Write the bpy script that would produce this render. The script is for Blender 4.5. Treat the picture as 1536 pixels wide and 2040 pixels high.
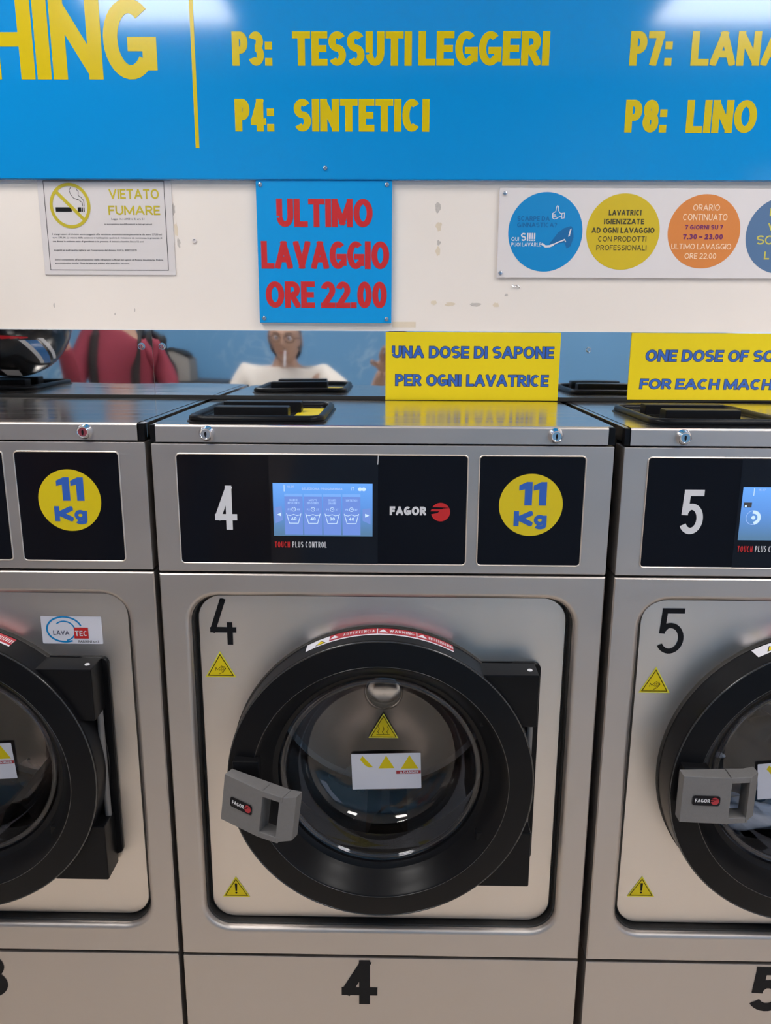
import bpy, bmesh, math, random
from mathutils import Vector, Matrix
from mathutils.geometry import delaunay_2d_cdt
random.seed(7)
PI = math.pi
S = bpy.context.scene
COL = S.collection
for _o in list(bpy.data.objects):
    bpy.data.objects.remove(_o)

# ------------------------------------------------------------------ camera
cam = bpy.data.cameras.new('camera')
cam.sensor_fit = 'HORIZONTAL'; cam.sensor_width = 36.0; cam.lens = 36.0 * 1560 / 1536
cam.clip_start = 0.02; cam.clip_end = 60
camo = bpy.data.objects.new('camera', cam); COL.objects.link(camo)
CAM = Vector((0.02177, -1.168, 1.55))
_R = ((0.99987875, 0.00807764, -0.0133133), (0.01480512, -0.22809673, 0.97352591), (0.00482707, -0.97360497, -0.22818866))
camo.matrix_world = Matrix(((_R[0][0], -_R[0][1], -_R[0][2], CAM.x), (_R[1][0], -_R[1][1], -_R[1][2], CAM.y),
                            (_R[2][0], -_R[2][1], -_R[2][2], CAM.z), (0, 0, 0, 1)))
S.camera = camo
# ------------------------------------------------------------------ world, exposure
wd = bpy.data.worlds.new('sky'); S.world = wd; wd.use_nodes = True
wd.node_tree.nodes['Background'].inputs[0].default_value = (0.62, 0.76, 1.0, 1)
wd.node_tree.nodes['Background'].inputs[1].default_value = 2.2
S.view_settings.view_transform = 'Standard'; S.view_settings.look = 'None'
S.view_settings.exposure = 0.0; S.view_settings.gamma = 1.0; S.view_settings.use_curve_mapping = False
LAMP = 19.5          # ceiling panel emission
ROOM_X0, ROOM_X1, ROOM_Y, CEIL = -3.2, 3.3, -2.7, 2.9
WALL = 0.430         # face of the wall behind the machines

# ------------------------------------------------------------------ materials
def srgb(r, g, b):
    f = lambda c: (c / 255 / 12.92) if c / 255 <= 0.04045 else ((c / 255 + 0.055) / 1.055) ** 2.4
    return (f(r), f(g), f(b), 1)
def mat(name, col, rough=0.5, metal=0.0, spec=0.5, var=0.04, vscale=14.0, vstretch=(1, 1, 1), bump=0.0, bscale=200.0, rvar=0.0, emit=None, estr=0.0, coat=0.0):
    m = bpy.data.materials.new(name); m.use_nodes = True
    nt = m.node_tree; p = nt.nodes['Principled BSDF']
    c = col if len(col) == 4 else (*col, 1)
    p.inputs['Roughness'].default_value = rough; p.inputs['Metallic'].default_value = metal
    p.inputs['Specular IOR Level'].default_value = spec
    if coat: p.inputs['Coat Weight'].default_value = coat; p.inputs['Coat Roughness'].default_value = 0.05
    tc = nt.nodes.new('ShaderNodeTexCoord'); mp = nt.nodes.new('ShaderNodeMapping'); mp.inputs['Scale'].default_value = vstretch
    nt.links.new(tc.outputs['Object'], mp.inputs['Vector'])
    nz = nt.nodes.new('ShaderNodeTexNoise'); nz.inputs['Scale'].default_value = vscale; nz.inputs['Detail'].default_value = 4
    nt.links.new(mp.outputs[0], nz.inputs['Vector'])
    mx = nt.nodes.new('ShaderNodeMix'); mx.data_type = 'RGBA'
    mx.inputs[6].default_value = tuple(max(0, x * (1 - var)) for x in c[:3]) + (1,)
    mx.inputs[7].default_value = tuple(min(1, x * (1 + var)) for x in c[:3]) + (1,)
    nt.links.new(nz.outputs['Fac'], mx.inputs[0]); nt.links.new(mx.outputs[2], p.inputs['Base Color'])
    if rvar:
        mr = nt.nodes.new('ShaderNodeMapRange'); mr.inputs[1].default_value = 0.3; mr.inputs[2].default_value = 0.7
        mr.inputs[3].default_value = max(0.02, rough - rvar); mr.inputs[4].default_value = rough + rvar
        nt.links.new(nz.outputs['Fac'], mr.inputs[0]); nt.links.new(mr.outputs[0], p.inputs['Roughness'])
    if bump:
        n2 = nt.nodes.new('ShaderNodeTexNoise'); n2.inputs['Scale'].default_value = bscale; n2.inputs['Detail'].default_value = 3
        nt.links.new(mp.outputs[0], n2.inputs['Vector'])
        bp = nt.nodes.new('ShaderNodeBump'); bp.inputs['Strength'].default_value = bump; bp.inputs['Distance'].default_value = 0.002
        nt.links.new(n2.outputs['Fac'], bp.inputs['Height']); nt.links.new(bp.outputs[0], p.inputs['Normal'])
    if emit:
        p.inputs['Emission Color'].default_value = emit; p.inputs['Emission Strength'].default_value = estr
    return m
M = {}
M['wall'] = mat('painted_wall', (0.80, 0.72, 0.655), 0.55, var=0.035, vscale=5, bump=0.05, bscale=90)
M['ceiling'] = mat('ceiling_paint', (0.80, 0.79, 0.77), 0.8)
M['floor'] = mat('floor_tile', (0.72, 0.63, 0.53), 0.35, var=0.08, vscale=3)
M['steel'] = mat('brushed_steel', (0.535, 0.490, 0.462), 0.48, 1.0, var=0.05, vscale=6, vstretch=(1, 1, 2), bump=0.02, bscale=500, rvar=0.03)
M['steel_lid'] = mat('lid_steel', (0.74, 0.70, 0.665), 0.18, 1.0, var=0.05, vscale=4, vstretch=(1, 8, 1), rvar=0.06)
M['steel_panel'] = mat('door_panel_steel', (0.74, 0.675, 0.62), 0.41, 1.0, var=0.04, vscale=5, vstretch=(3, 1, .6), rvar=0.03)
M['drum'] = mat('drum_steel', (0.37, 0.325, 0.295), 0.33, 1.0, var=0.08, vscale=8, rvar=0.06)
M['hub'] = mat('hub_steel', (0.92, 0.86, 0.78), 0.14, 1.0, var=0.03)
M['chrome'] = mat('chrome', (0.82, 0.82, 0.84), 0.1, 1.0, var=0.02)
M['screw'] = mat('screw_steel', (0.55, 0.57, 0.62), 0.25, 1.0, var=0.05)
M['mirror'] = mat('polished_steel', (0.82, 0.83, 0.85), 0.035, 1.0, var=0.02, bump=0.0)
M['black'] = mat('black_plastic', (0.006, 0.006, 0.007), 0.30, spec=0.14, var=0.2)
M['bead'] = mat('worn_black_edge', (0.02, 0.02, 0.022), 0.2, spec=0.9, var=0.1)
M['black_gloss'] = mat('black_gloss_panel', (0.006, 0.006, 0.009), 0.12, spec=0.15, var=0.1)
M['touch'] = mat('touch_glass', (0.009, 0.009, 0.013), 0.08, spec=0.3, var=0.1)
M['rubber'] = mat('black_rubber', (0.018, 0.016, 0.015), 0.6, var=0.3, vscale=60, bump=0.3, bscale=500)
M['dark'] = mat('dark_void', (0.01, 0.01, 0.01), 0.8)
M['grey_cast'] = mat('grey_cast_metal', (0.175, 0.168, 0.168), 0.5, 0.25, var=0.08, vscale=200, bump=0.15, bscale=900)
M['blue'] = mat('blue_board', srgb(8, 138, 208), 0.09, var=0.03, vscale=3)
M['sky_blue'] = mat('blue_sign', srgb(10, 146, 216), 0.2, var=0.03, vscale=6)
M['vinyl'] = mat('yellow_vinyl', srgb(206, 182, 4), 0.2, spec=0.3, var=0.03)
M['yellow'] = mat('yellow_sticker', srgb(222, 198, 18), 0.45, spec=0.25, var=0.03)
M['yellow_edge'] = mat('pale_yellow', srgb(222, 214, 70), 0.45, var=0.03)
M['kgyellow'] = mat('kg_yellow', srgb(214, 190, 10), 0.4, var=0.02)
M['red'] = mat('red_vinyl', srgb(196, 38, 38), 0.3, var=0.04)
M['darkred'] = mat('dark_red_label', srgb(168, 36, 48), 0.4, var=0.05)
M['royal'] = mat('royal_blue_print', srgb(46, 94, 180), 0.4, var=0.04)
M['navy'] = mat('navy_outline', srgb(50, 56, 84), 0.4)
M['ink'] = mat('black_ink', (0.008, 0.008, 0.010), 0.5, spec=0.15, var=0.2)
M['ink_soft'] = mat('grey_ink', (0.06, 0.06, 0.065), 0.6, var=0.2)
M['white'] = mat('white_print', (0.68, 0.67, 0.70), 0.4, var=0.02)
M['paper'] = mat('laminated_paper', (0.66, 0.61, 0.60), 0.3, var=0.03)
M['board'] = mat('white_board', (0.72, 0.665, 0.655), 0.35, var=0.03)
M['label_white'] = mat('white_label', (0.72, 0.71, 0.78), 0.45, var=0.03)
M['olive'] = mat('notice_yellow', srgb(190, 172, 34), 0.4, var=0.05)
M['c_blue'] = mat('cyan_blue_disc', srgb(4, 132, 196), 0.35, var=0.03)
M['c_blue_dark'] = mat('dark_cyan_print', srgb(6, 100, 158), 0.4)
M['c_yellow'] = mat('mustard_disc', srgb(206, 178, 16), 0.35, var=0.03)
M['c_orange'] = mat('orange_disc', srgb(214, 128, 54), 0.35, var=0.04)
M['c_slate'] = mat('slate_disc', srgb(82, 112, 148), 0.35, var=0.03)
M['violet'] = mat('violet_print', srgb(112, 26, 88), 0.4)
M['cream_print'] = mat('cream_print', srgb(246, 214, 180), 0.4)
M['brown_print'] = mat('dark_olive_print', srgb(64, 58, 24), 0.4)
M['khaki_print'] = mat('khaki_print', srgb(200, 190, 84), 0.4)
M['glue'] = mat('glue_residue', (0.50, 0.45, 0.41), 0.7, var=0.25, vscale=150)
M['tape'] = mat('old_tape', (0.70, 0.59, 0.45), 0.6, var=0.06, vscale=60)
M['lamp'] = mat('lamp_diffuser', (0.9, 0.9, 0.9), 0.5, emit=(1.0, 0.965, 0.93, 1), estr=LAMP)
M['lampframe'] = mat('lamp_frame', (0.75, 0.75, 0.75), 0.4)
M['skin'] = mat('skin', (0.50, 0.30, 0.21), 0.5, var=0.06, vscale=30)
M['shirt'] = mat('cream_tshirt', (0.78, 0.72, 0.64), 0.9, var=0.05, vscale=20, bump=0.1, bscale=40)
M['jeans'] = mat('stone_trousers', (0.40, 0.36, 0.31), 0.9, var=0.2, vscale=40)
M['redcloth'] = mat('burgundy_cloth', (0.27, 0.035, 0.06), 0.85, var=0.15, vscale=15, bump=0.2, bscale=30)
M['blackcloth'] = mat('black_cloth', (0.022, 0.022, 0.022), 0.9, var=0.3)
M['greycloth'] = mat('grey_canvas', (0.30, 0.28, 0.26), 0.9, var=0.1)
M['hair'] = mat('grey_brown_hair', (0.08, 0.06, 0.05), 0.7, var=0.3, vscale=80)
M['shoe'] = mat('shoe_leather', (0.03, 0.025, 0.02), 0.5)
M['helmet'] = mat('helmet_black', (0.012, 0.012, 0.013), 0.14, var=0.1)
M['h_blue'] = mat('helmet_blue', (0.03, 0.16, 0.42), 0.15)
M['h_white'] = mat('helmet_white', (0.6, 0.6, 0.6), 0.2)
M['h_red'] = mat('helmet_red', (0.5, 0.01, 0.02), 0.2)
M['frame_white'] = mat('window_frame_white', (0.75, 0.75, 0.75), 0.4)
M['wood'] = mat('shelf_laminate', (0.05, 0.05, 0.055), 0.5)
M['denim'] = mat('navy_wet_cloth', (0.015, 0.02, 0.045), 0.35, var=0.4, vscale=30)
M['foam'] = mat('soap_foam', (0.55, 0.58, 0.64), 0.4, var=0.15, vscale=60, bump=0.5, bscale=150)
def emat(name, col, s):
    return mat(name, tuple(0.1 * c for c in col[:3]), 0.15, emit=(*col[:3], 1), estr=s, var=0.02)
M['lcd_tile'] = emat('lcd_tile', (0.16, 0.27, 0.70), 1.0)
M['lcd_head'] = emat('lcd_tile_header', (0.20, 0.42, 0.90), 1.0)
M['lcd_arrow'] = emat('lcd_side_tab', (0.17, 0.28, 0.68), 1.0)
M['lcd_icon'] = emat('lcd_icon', (0.62, 0.80, 1.0), 1.0)
M['lcd_icon_dim'] = emat('lcd_icon_dim', (0.36, 0.53, 0.92), 1.0)
def lcd_back():
    m = emat('lcd_background', (0.1, 0.3, 0.75), 1.0); nt = m.node_tree; p = nt.nodes['Principled BSDF']
    tc = nt.nodes.new('ShaderNodeTexCoord'); sp = nt.nodes.new('ShaderNodeSeparateXYZ'); nt.links.new(tc.outputs['Generated'], sp.inputs[0])
    cr = nt.nodes.new('ShaderNodeValToRGB'); nt.links.new(sp.outputs['Z'], cr.inputs[0])
    e = cr.color_ramp.elements; e[0].position = 0.05; e[0].color = (0.10, 0.20, 0.33, 1); e[1].position = 1.0; e[1].color = (0.15, 0.40, 0.95, 1)
    n = e.new(0.55); n.color = (0.12, 0.30, 0.74, 1)
    nt.links.new(cr.outputs[0], p.inputs['Emission Color']); return m
M['lcd_back'] = lcd_back()
def glass_mat():
    m = bpy.data.materials.new('door_glass'); m.use_nodes = True; nt = m.node_tree; nt.nodes.clear()
    out = nt.nodes.new('ShaderNodeOutputMaterial'); mix = nt.nodes.new('ShaderNodeMixShader')
    tr = nt.nodes.new('ShaderNodeBsdfTransparent'); tr.inputs[0].default_value = (0.86, 0.86, 0.885, 1)
    gl = nt.nodes.new('ShaderNodeBsdfGlossy'); gl.inputs['Roughness'].default_value = 0.04
    lw = nt.nodes.new('ShaderNodeLayerWeight'); lw.inputs[0].default_value = 0.5
    pw = nt.nodes.new('ShaderNodeMath'); pw.operation = 'POWER'; pw.inputs[1].default_value = 5.0; nt.links.new(lw.outputs['Facing'], pw.inputs[0])
    fr = nt.nodes.new('ShaderNodeMath'); fr.operation = 'MULTIPLY_ADD'; fr.inputs[1].default_value = 0.92; fr.inputs[2].default_value = 0.065; nt.links.new(pw.outputs[0], fr.inputs[0])
    nt.links.new(fr.outputs[0], mix.inputs[0]); nt.links.new(tr.outputs[0], mix.inputs[1]); nt.links.new(gl.outputs[0], mix.inputs[2])
    nt.links.new(mix.outputs[0], out.inputs[0]); return m
M['glass'] = glass_mat()
def mural():
    m = mat('blue_water_mural', (0.10, 0.26, 0.45), 0.5); nt = m.node_tree; p = nt.nodes['Principled BSDF']
    tc = nt.nodes.new('ShaderNodeTexCoord')
    n1 = nt.nodes.new('ShaderNodeTexNoise'); n1.inputs['Scale'].default_value = 3.0; n1.inputs['Detail'].default_value = 5; n1.inputs['Distortion'].default_value = 2.5
    nt.links.new(tc.outputs['Object'], n1.inputs['Vector'])
    cr = nt.nodes.new('ShaderNodeValToRGB'); e = cr.color_ramp.elements
    e[0].position = 0.47; e[0].color = (0, 0, 0, 1); e[1].position = 0.53; e[1].color = (0, 0, 0, 1); k = e.new(0.5); k.color = (1, 1, 1, 1)
    nt.links.new(n1.outputs['Fac'], cr.inputs[0])
    n2 = nt.nodes.new('ShaderNodeTexNoise'); n2.inputs['Scale'].default_value = 0.9; nt.links.new(tc.outputs['Object'], n2.inputs['Vector'])
    c2 = nt.nodes.new('ShaderNodeValToRGB'); c2.color_ramp.elements[0].position = 0.5; c2.color_ramp.elements[1].position = 0.62
    nt.links.new(n2.outputs['Fac'], c2.inputs[0])
    mu = nt.nodes.new('ShaderNodeMath'); mu.operation = 'MULTIPLY'; nt.links.new(cr.outputs[0], mu.inputs[0]); nt.links.new(c2.outputs[0], mu.inputs[1])
    mx = nt.nodes.new('ShaderNodeMix'); mx.data_type = 'RGBA'; mx.inputs[6].default_value = (0.14, 0.34, 0.58, 1); mx.inputs[7].default_value = (0.42, 0.58, 0.72, 1)
    nt.links.new(mu.outputs[0], mx.inputs[0]); nt.links.new(mx.outputs[2], p.inputs['Base Color']); return m
M['mural'] = mural()

# ------------------------------------------------------------------ object helpers
def tag(o, label=None, cat=None, group=None, kind=None):
    if label: o['label'] = label
    if cat: o['category'] = cat
    if group: o['group'] = group
    if kind: o['kind'] = kind
    return o
def empty(name, loc=(0, 0, 0)):
    o = bpy.data.objects.new(name, None); COL.objects.link(o); o.location = loc; o.empty_display_size = 0.1
    return o
def link(name, me, parent=None):
    o = bpy.data.objects.new(name, me); COL.objects.link(o)
    if parent: o.parent = parent
    if me.get('wn'):
        w = o.modifiers.new('normals', 'WEIGHTED_NORMAL'); w.keep_sharp = True; w.weight = 80
    return o
def finish(me, m, smooth=35):
    me.validate(); me.update()
    if m: me.materials.append(m)
    if smooth:
        for p in me.polygons: p.use_smooth = True
        me.set_sharp_from_angle(angle=math.radians(smooth))
        if smooth <= 40: me['wn'] = 1
    return me
class MB:
    def __init__(s): s.v = []; s.f = []
    def add(s, v, f):
        n = len(s.v); s.v += [tuple(x) for x in v]; s.f += [tuple(i + n for i in q) for q in f]; return s
    def box(s, x0, x1, y0, y1, z0, z1, c=0.0, seg=2):
        bm = bmesh.new(); bmesh.ops.create_cube(bm, size=1)
        for v in bm.verts:
            v.co = Vector(((x0 + x1) / 2 + v.co.x * (x1 - x0), (y0 + y1) / 2 + v.co.y * (y1 - y0), (z0 + z1) / 2 + v.co.z * (z1 - z0)))
        if c: bmesh.ops.bevel(bm, geom=bm.edges[:], offset=c, segments=seg, profile=0.5, affect='EDGES')
        bm.verts.index_update(); s.add([v.co for v in bm.verts], [[v.index for v in f.verts] for f in bm.faces]); bm.free(); return s
    def loops(s, ls, closed=True, cap0=False, cap1=False):
        n = len(ls[0]); v = [p for l in ls for p in l]; f = []
        for a in range(len(ls) - 1):
            for i in range(n if closed else n - 1):
                j = (i + 1) % n; f.append((a * n + i, a * n + j, (a + 1) * n + j, (a + 1) * n + i))
        if cap0: f.append(tuple(range(n))[::-1])
        if cap1: f.append(tuple((len(ls) - 1) * n + i for i in range(n)))
        return s.add(v, f)
    def lathe(s, prof, cx, cz, n=96, a0=0.0, a1=2 * PI):          # axis along Y; prof = [(radius, y)]
        full = abs(a1 - a0 - 2 * PI) < 1e-6; k = n if full else n + 1
        ls = [[(cx + r * math.sin(a0 + (a1 - a0) * i / n), y, cz + r * math.cos(a0 + (a1 - a0) * i / n)) for i in range(k)] for r, y in prof]
        return s.loops(ls, closed=full)
    def tube(s, pts, r, n=8, closed=False, taper=None):
        pts = [Vector(p) for p in pts]; m = len(pts); ls = []; up = None
        for i, p in enumerate(pts):
            if closed: d = pts[(i + 1) % m] - pts[i - 1]
            else: d = pts[min(i + 1, m - 1)] - pts[max(i - 1, 0)]
            d.normalize()
            if up is None: up = Vector((0, 0, 1)) if abs(d.z) < 0.9 else Vector((1, 0, 0))
            a = d.cross(up); a.normalize(); b = a.cross(d); up = b
            rr = r if not taper else r * taper[i]
            ls.append([p + a * rr * math.cos(2 * PI * k / n) + b * rr * math.sin(2 * PI * k / n) for k in range(n)])
        if closed: ls.append(ls[0]); return s.loops(ls)
        return s.loops(ls, cap0=True, cap1=True)
    def xform(s, mx): s.v = [tuple(mx @ Vector(p)) for p in s.v]; return s
    def mesh(s, name, m, smooth=35):
        me = bpy.data.meshes.new(name); me.from_pydata(s.v, [], s.f); return finish(me, m, smooth)
    def build(s, name, m, parent=None, smooth=35): return link(name, s.mesh(name, m, smooth), parent)
def rrect(x0, x1, z0, z1, r, n=8):
    P = []
    for cx, cz, a in ((x1 - r, z1 - r, 0), (x0 + r, z1 - r, 90), (x0 + r, z0 + r, 180), (x1 - r, z0 + r, 270)):
        for i in range(n + 1):
            t = math.radians(a + 90 * i / n); P.append((cx + r * math.cos(t), cz + r * math.sin(t)))
    return P
def at_y(P, y): return [(x, y, z) for x, z in P]

# ------------------------------------------------------------------ flat print: shapes and stroke lettering in a plane
def arc(cx, cy, rx, ry, a0, a1):
    n = max(3, int(abs(a1 - a0) / 11))
    return [(cx + rx * math.cos(math.radians(a0 + (a1 - a0) * i / n)), cy + ry * math.sin(math.radians(a0 + (a1 - a0) * i / n))) for i in range(n + 1)]
def L(*p): return (list(p), 's')
def B(p): return (p, 'b')
def O(p): return (p, 'o')
GL = {
 'A': (.92, [L((0, 0), (.5, 1)), L((.5, 1), (1, 0)), ([(.2, .3), (.8, .3)], 'b')]),
 'B': (.7, [L((0, 0), (0, 1)), B([(0, 1)] + arc(.5, .76, .42, .24, 90, -90) + [(0, .52)]), B([(0, .52)] + arc(.5, .26, .5, .26, 90, -90) + [(0, 0)])]),
 'C': (.8, [B(arc(.5, .5, .5, .5, 48, 312))]),
 'D': (.8, [L((0, 0), (0, 1)), B([(0, 1)] + arc(.4, .5, .6, .5, 90, -90) + [(0, 0)])]),
 'E': (.58, [L((0, 0), (0, 1)), L((0, 1), (1, 1)), L((0, .5), (.88, .5)), L((0, 0), (1, 0))]),
 'F': (.56, [L((0, 0), (0, 1)), L((0, 1), (1, 1)), L((0, .5), (.85, .5))]),
 'G': (.86, [B(arc(.5, .5, .5, .5, 50, 322)), L((1, .14), (1, .43)), L((.62, .43), (1, .43))]),
 'H': (.76, [L((0, 0), (0, 1)), L((1, 0), (1, 1)), L((0, .5), (1, .5))]),
 'I': (0, [L((0, 0), (0, 1))]),
 'J': (.5, [B([(1, 1.1), (1, .3)] + arc(.5, .28, .5, .28, 0, -170))]),
 'K': (.78, [L((0, 0), (0, 1)), L((0, .38), (1, 1)), L((.25, .5), (1, 0))]),
 'L': (.55, [L((0, 0), (0, 1)), L((0, 0), (1, 0))]),
 'M': (1.05, [L((0, 0), (0, 1)), L((1, 0), (1, 1)), L((0, 1), (.5, .1)), L((1, 1), (.5, .1))]),
 'N': (.8, [L((0, 0), (0, 1)), L((1, 0), (1, 1)), L((0, 1), (1, 0))]),
 'O': (.92, [O(arc(.5, .5, .5, .5, 0, 349))]),
 'P': (.66, [L((0, 0), (0, 1)), B([(0, 1)] + arc(.5, .72, .5, .28, 90, -90) + [(0, .44)])]),
 'Q': (.92, [O(arc(.5, .5, .5, .5, 0, 349)), L((.6, .25), (1, 0))]),
 'R': (.7, [L((0, 0), (0, 1)), B([(0, 1)] + arc(.5, .74, .45, .26, 90, -90) + [(0, .48)]), L((.42, .48), (1, 0))]),
 'S': (.68, [B(arc(.5, .76, .5, .24, 32, 270) + arc(.5, .26, .5, .26, 90, -148)[1:])]),
 'T': (.72, [L((.5, 0), (.5, 1)), L((0, 1), (1, 1))]),
 'U': (.76, [B([(0, 1.2), (0, .36)] + arc(.5, .36, .5, .36, 180, 360) + [(1, 1.2)])]),
 'V': (.88, [L((0, 1), (.5, 0)), L((.5, 0), (1, 1))]),
 'W': (1.3, [L((0, 1), (.25, 0)), L((.25, 0), (.5, 1)), L((.5, 1), (.75, 0)), L((.75, 0), (1, 1))]),
 'X': (.8, [L((0, 0), (1, 1)), L((0, 1), (1, 0))]),
 'Y': (.8, [L((.5, 0), (.5, .45)), L((.5, .45), (0, 1)), L((.5, .45), (1, 1))]),
 'Z': (.72, [L((0, 1), (1, 1)), L((0, 0), (1, 0)), L((0, 0), (1, 1))]),
 '0': (.62, [O(arc(.5, .5, .5, .5, 0, 349))]),
 '1': (.36, [L((1, 0), (1, 1)), L((1, .97), (.1, .72))]),
 '2': (.62, [B(arc(.5, .72, .5, .28, 165, -38) + [(0, 0)]), L((0, 0), (1, 0))]),
 '3': (.6, [B(arc(.45, .76, .48, .24, 155, -90)), B(arc(.45, .27, .55, .27, 90, -155)), ([(.3, .52), (.5, .52)], 'b')]),
 '4': (.7, [L((.7, 0), (.7, 1)), L((0, .26), (.7, 1)), L((0, .25), (1, .25))]),
 '5': (.6, [L((.12, 1), (.95, 1)), L((.12, 1), (.05, .5)), B([(.02, .47), (.12, .54)] + arc(.45, .32, .55, .32, 110, -150))]),
 '6': (.62, [O(arc(.5, .3, .5, .3, 0, 349)), B([(.85, 1.05), (.15, .55), (0, .3)])]),
 '7': (.6, [L((0, 1), (1, 1)), L((1, 1), (.3, 0))]),
 '8': (.6, [O(arc(.5, .75, .44, .25, 0, 349)), O(arc(.5, .27, .5, .27, 0, 349))]),
 '9': (.62, [O(arc(.5, .7, .5, .3, 0, 349)), B([(.15, -.05), (.85, .45), (1, .7)])]),
 'g': (.62, [O(arc(.45, .68, .45, .32, 0, 349)), B([(1, 1.1), (1, .2)] + arc(.5, .2, .5, .2, 0, -155)), ]),
 ':': (0, [L((0, 0), (0, .03)), L((0, .6), (0, .63))]),
 '.': (0, [L((0, 0), (0, .02))]),
 ',': (0, [L((0, -.08), (0, .02))]),
 '!': (0, [L((0, .3), (0, 1)), L((0, 0), (0, .01))]),
 '-': (.5, [L((0, .42), (1, .42))]),
 '?': (.5, [B(arc(.5, .74, .5, .26, 160, -60) + [(.5, .3)]), L((.5, 0), (.5, .01))]),
 "'": (0, [L((0, .75), (0, 1))]),
 '\x04': (.72, [L((.5, 1), (0, .3)), L((0, .3), (1, .3)), L((.82, 0), (.82, .42))]),          # open four
}
class Flat:
    def __init__(s): s.polys = []; s.marks = []
    def poly(s, p): s.polys.append([tuple(q) for q in p]); return s
    def rect(s, x0, x1, z0, z1, r=0):
        return s.poly(rrect(x0, x1, z0, z1, r, 4) if r else [(x0, z0), (x1, z0), (x1, z1), (x0, z1)])
    def disc(s, cx, cz, rx, rz=None, n=64):
        rz = rz or rx; return s.poly([(cx + rx * math.cos(2 * PI * i / n), cz + rz * math.sin(2 * PI * i / n)) for i in range(n)])
    def stroke(s, pts, t, cap='s', closed=False, zlo=None, zhi=None):
        pts = [Vector(p) for p in pts]; n = len(pts); segs = n if closed else n - 1
        def clip(poly):
            for lim, sg in ((zlo, 1), (zhi, -1)):
                if lim is None: continue
                out = []
                for i in range(len(poly)):
                    a, b = poly[i - 1], poly[i]; da, db = (a[1] - lim) * sg, (b[1] - lim) * sg
                    if (da < 0) != (db < 0): k = da / (da - db); out.append((a[0] + (b[0] - a[0]) * k, lim))
                    if db >= 0: out.append((b[0], b[1]))
                poly = out
                if len(poly) < 3: return None
            return poly
        nor = []
        for i in range(segs):
            d = pts[(i + 1) % n] - pts[i]
            d = d.normalized() if d.length > 1e-9 else Vector((0, 1)); nor.append(Vector((-d.y, d.x)))
        def off(i):
            if closed: a, b = nor[i - 1], nor[i % segs]
            else: a, b = nor[max(i - 1, 0)], nor[min(i, segs - 1)]
            m = a + b
            if m.length < 1e-6: return a
            m.normalize(); return m / max(0.45, m.dot(a))
        for i in range(segs):
            j = (i + 1) % n; a, b = Vector(pts[i]), Vector(pts[j]); oa, ob = off(i) * t / 2, off(j) * t / 2
            d = Vector((nor[i].y, -nor[i].x))
            if not closed and cap == 's':
                if i == 0: a = a - d * t / 2
                if i == segs - 1: b = b + d * t / 2
            q = clip([tuple(a + oa), tuple(a - oa), tuple(b - ob), tuple(b + ob)])
            if q: s.polys.append(q)
        return s
    def ring(s, cx, cz, r, t, rz=None, n=48):
        rz = rz or r
        return s.stroke([(cx + r * math.cos(2 * PI * i / n), cz + rz * math.sin(2 * PI * i / n)) for i in range(n)], t, closed=True)
    def text(s, txt, x0, x1, z0, z1, t, a=1.0, gap=0.06, space=0.44, shear=0.0, grow=0.0):
        """stroke lettering filling the box; t = stem width, t/a = bar width, grow = extra outline"""
        H = z1 - z0; n = sum(c != ' ' for c in txt)
        sp = txt.count(' ') * space * H; gaps = sum(1 for i in range(len(txt) - 1) if txt[i] != ' ' and txt[i + 1] != ' ') * gap * H
        sw = sum(GL[c][0] for c in txt if c != ' ')
        k = (x1 - x0 - n * t - sp - gaps) / sw if sw else 0
        k = max(k, 0.05 * H)
        x = x0; tt = t + 2 * grow; ty = t / a
        for i, c in enumerate(txt):
            if c == ' ': x += space * H; continue
            w, st = GL[c]; ww = w * k; s.marks.append(len(s.polys))
            for pts, cap in st:
                P2 = [((x + t / 2 + px * ww), ((z0 + ty / 2) + pz * (H - ty)) * a) for px, pz in pts]
                f2 = Flat(); f2.stroke(P2, tt, 's' if cap == 's' else 'b', closed=(cap == 'o'), zlo=(z0 - grow) * a, zhi=(z1 + grow) * a)
                for q in f2.polys:
                    for lim, sg in ((x - grow, 1), (x + t + ww + grow, -1)):
                        out = []
                        for i_ in range(len(q)):
                            a_, b_ = q[i_ - 1], q[i_]; da, db = (a_[0] - lim) * sg, (b_[0] - lim) * sg
                            if (da < 0) != (db < 0): kk = da / (da - db); out.append((lim, a_[1] + (b_[1] - a_[1]) * kk))
                            if db >= 0: out.append(b_)
                        q = out
                        if len(q) < 3: break
                    if len(q) < 3: continue
                    s.polys.append([(px + shear * (pz / a - z0), pz / a) for px, pz in q])
            x += t + ww; s.marks.append(len(s.polys))
            if i + 1 < len(txt) and txt[i + 1] != ' ': x += gap * H
        return s
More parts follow.
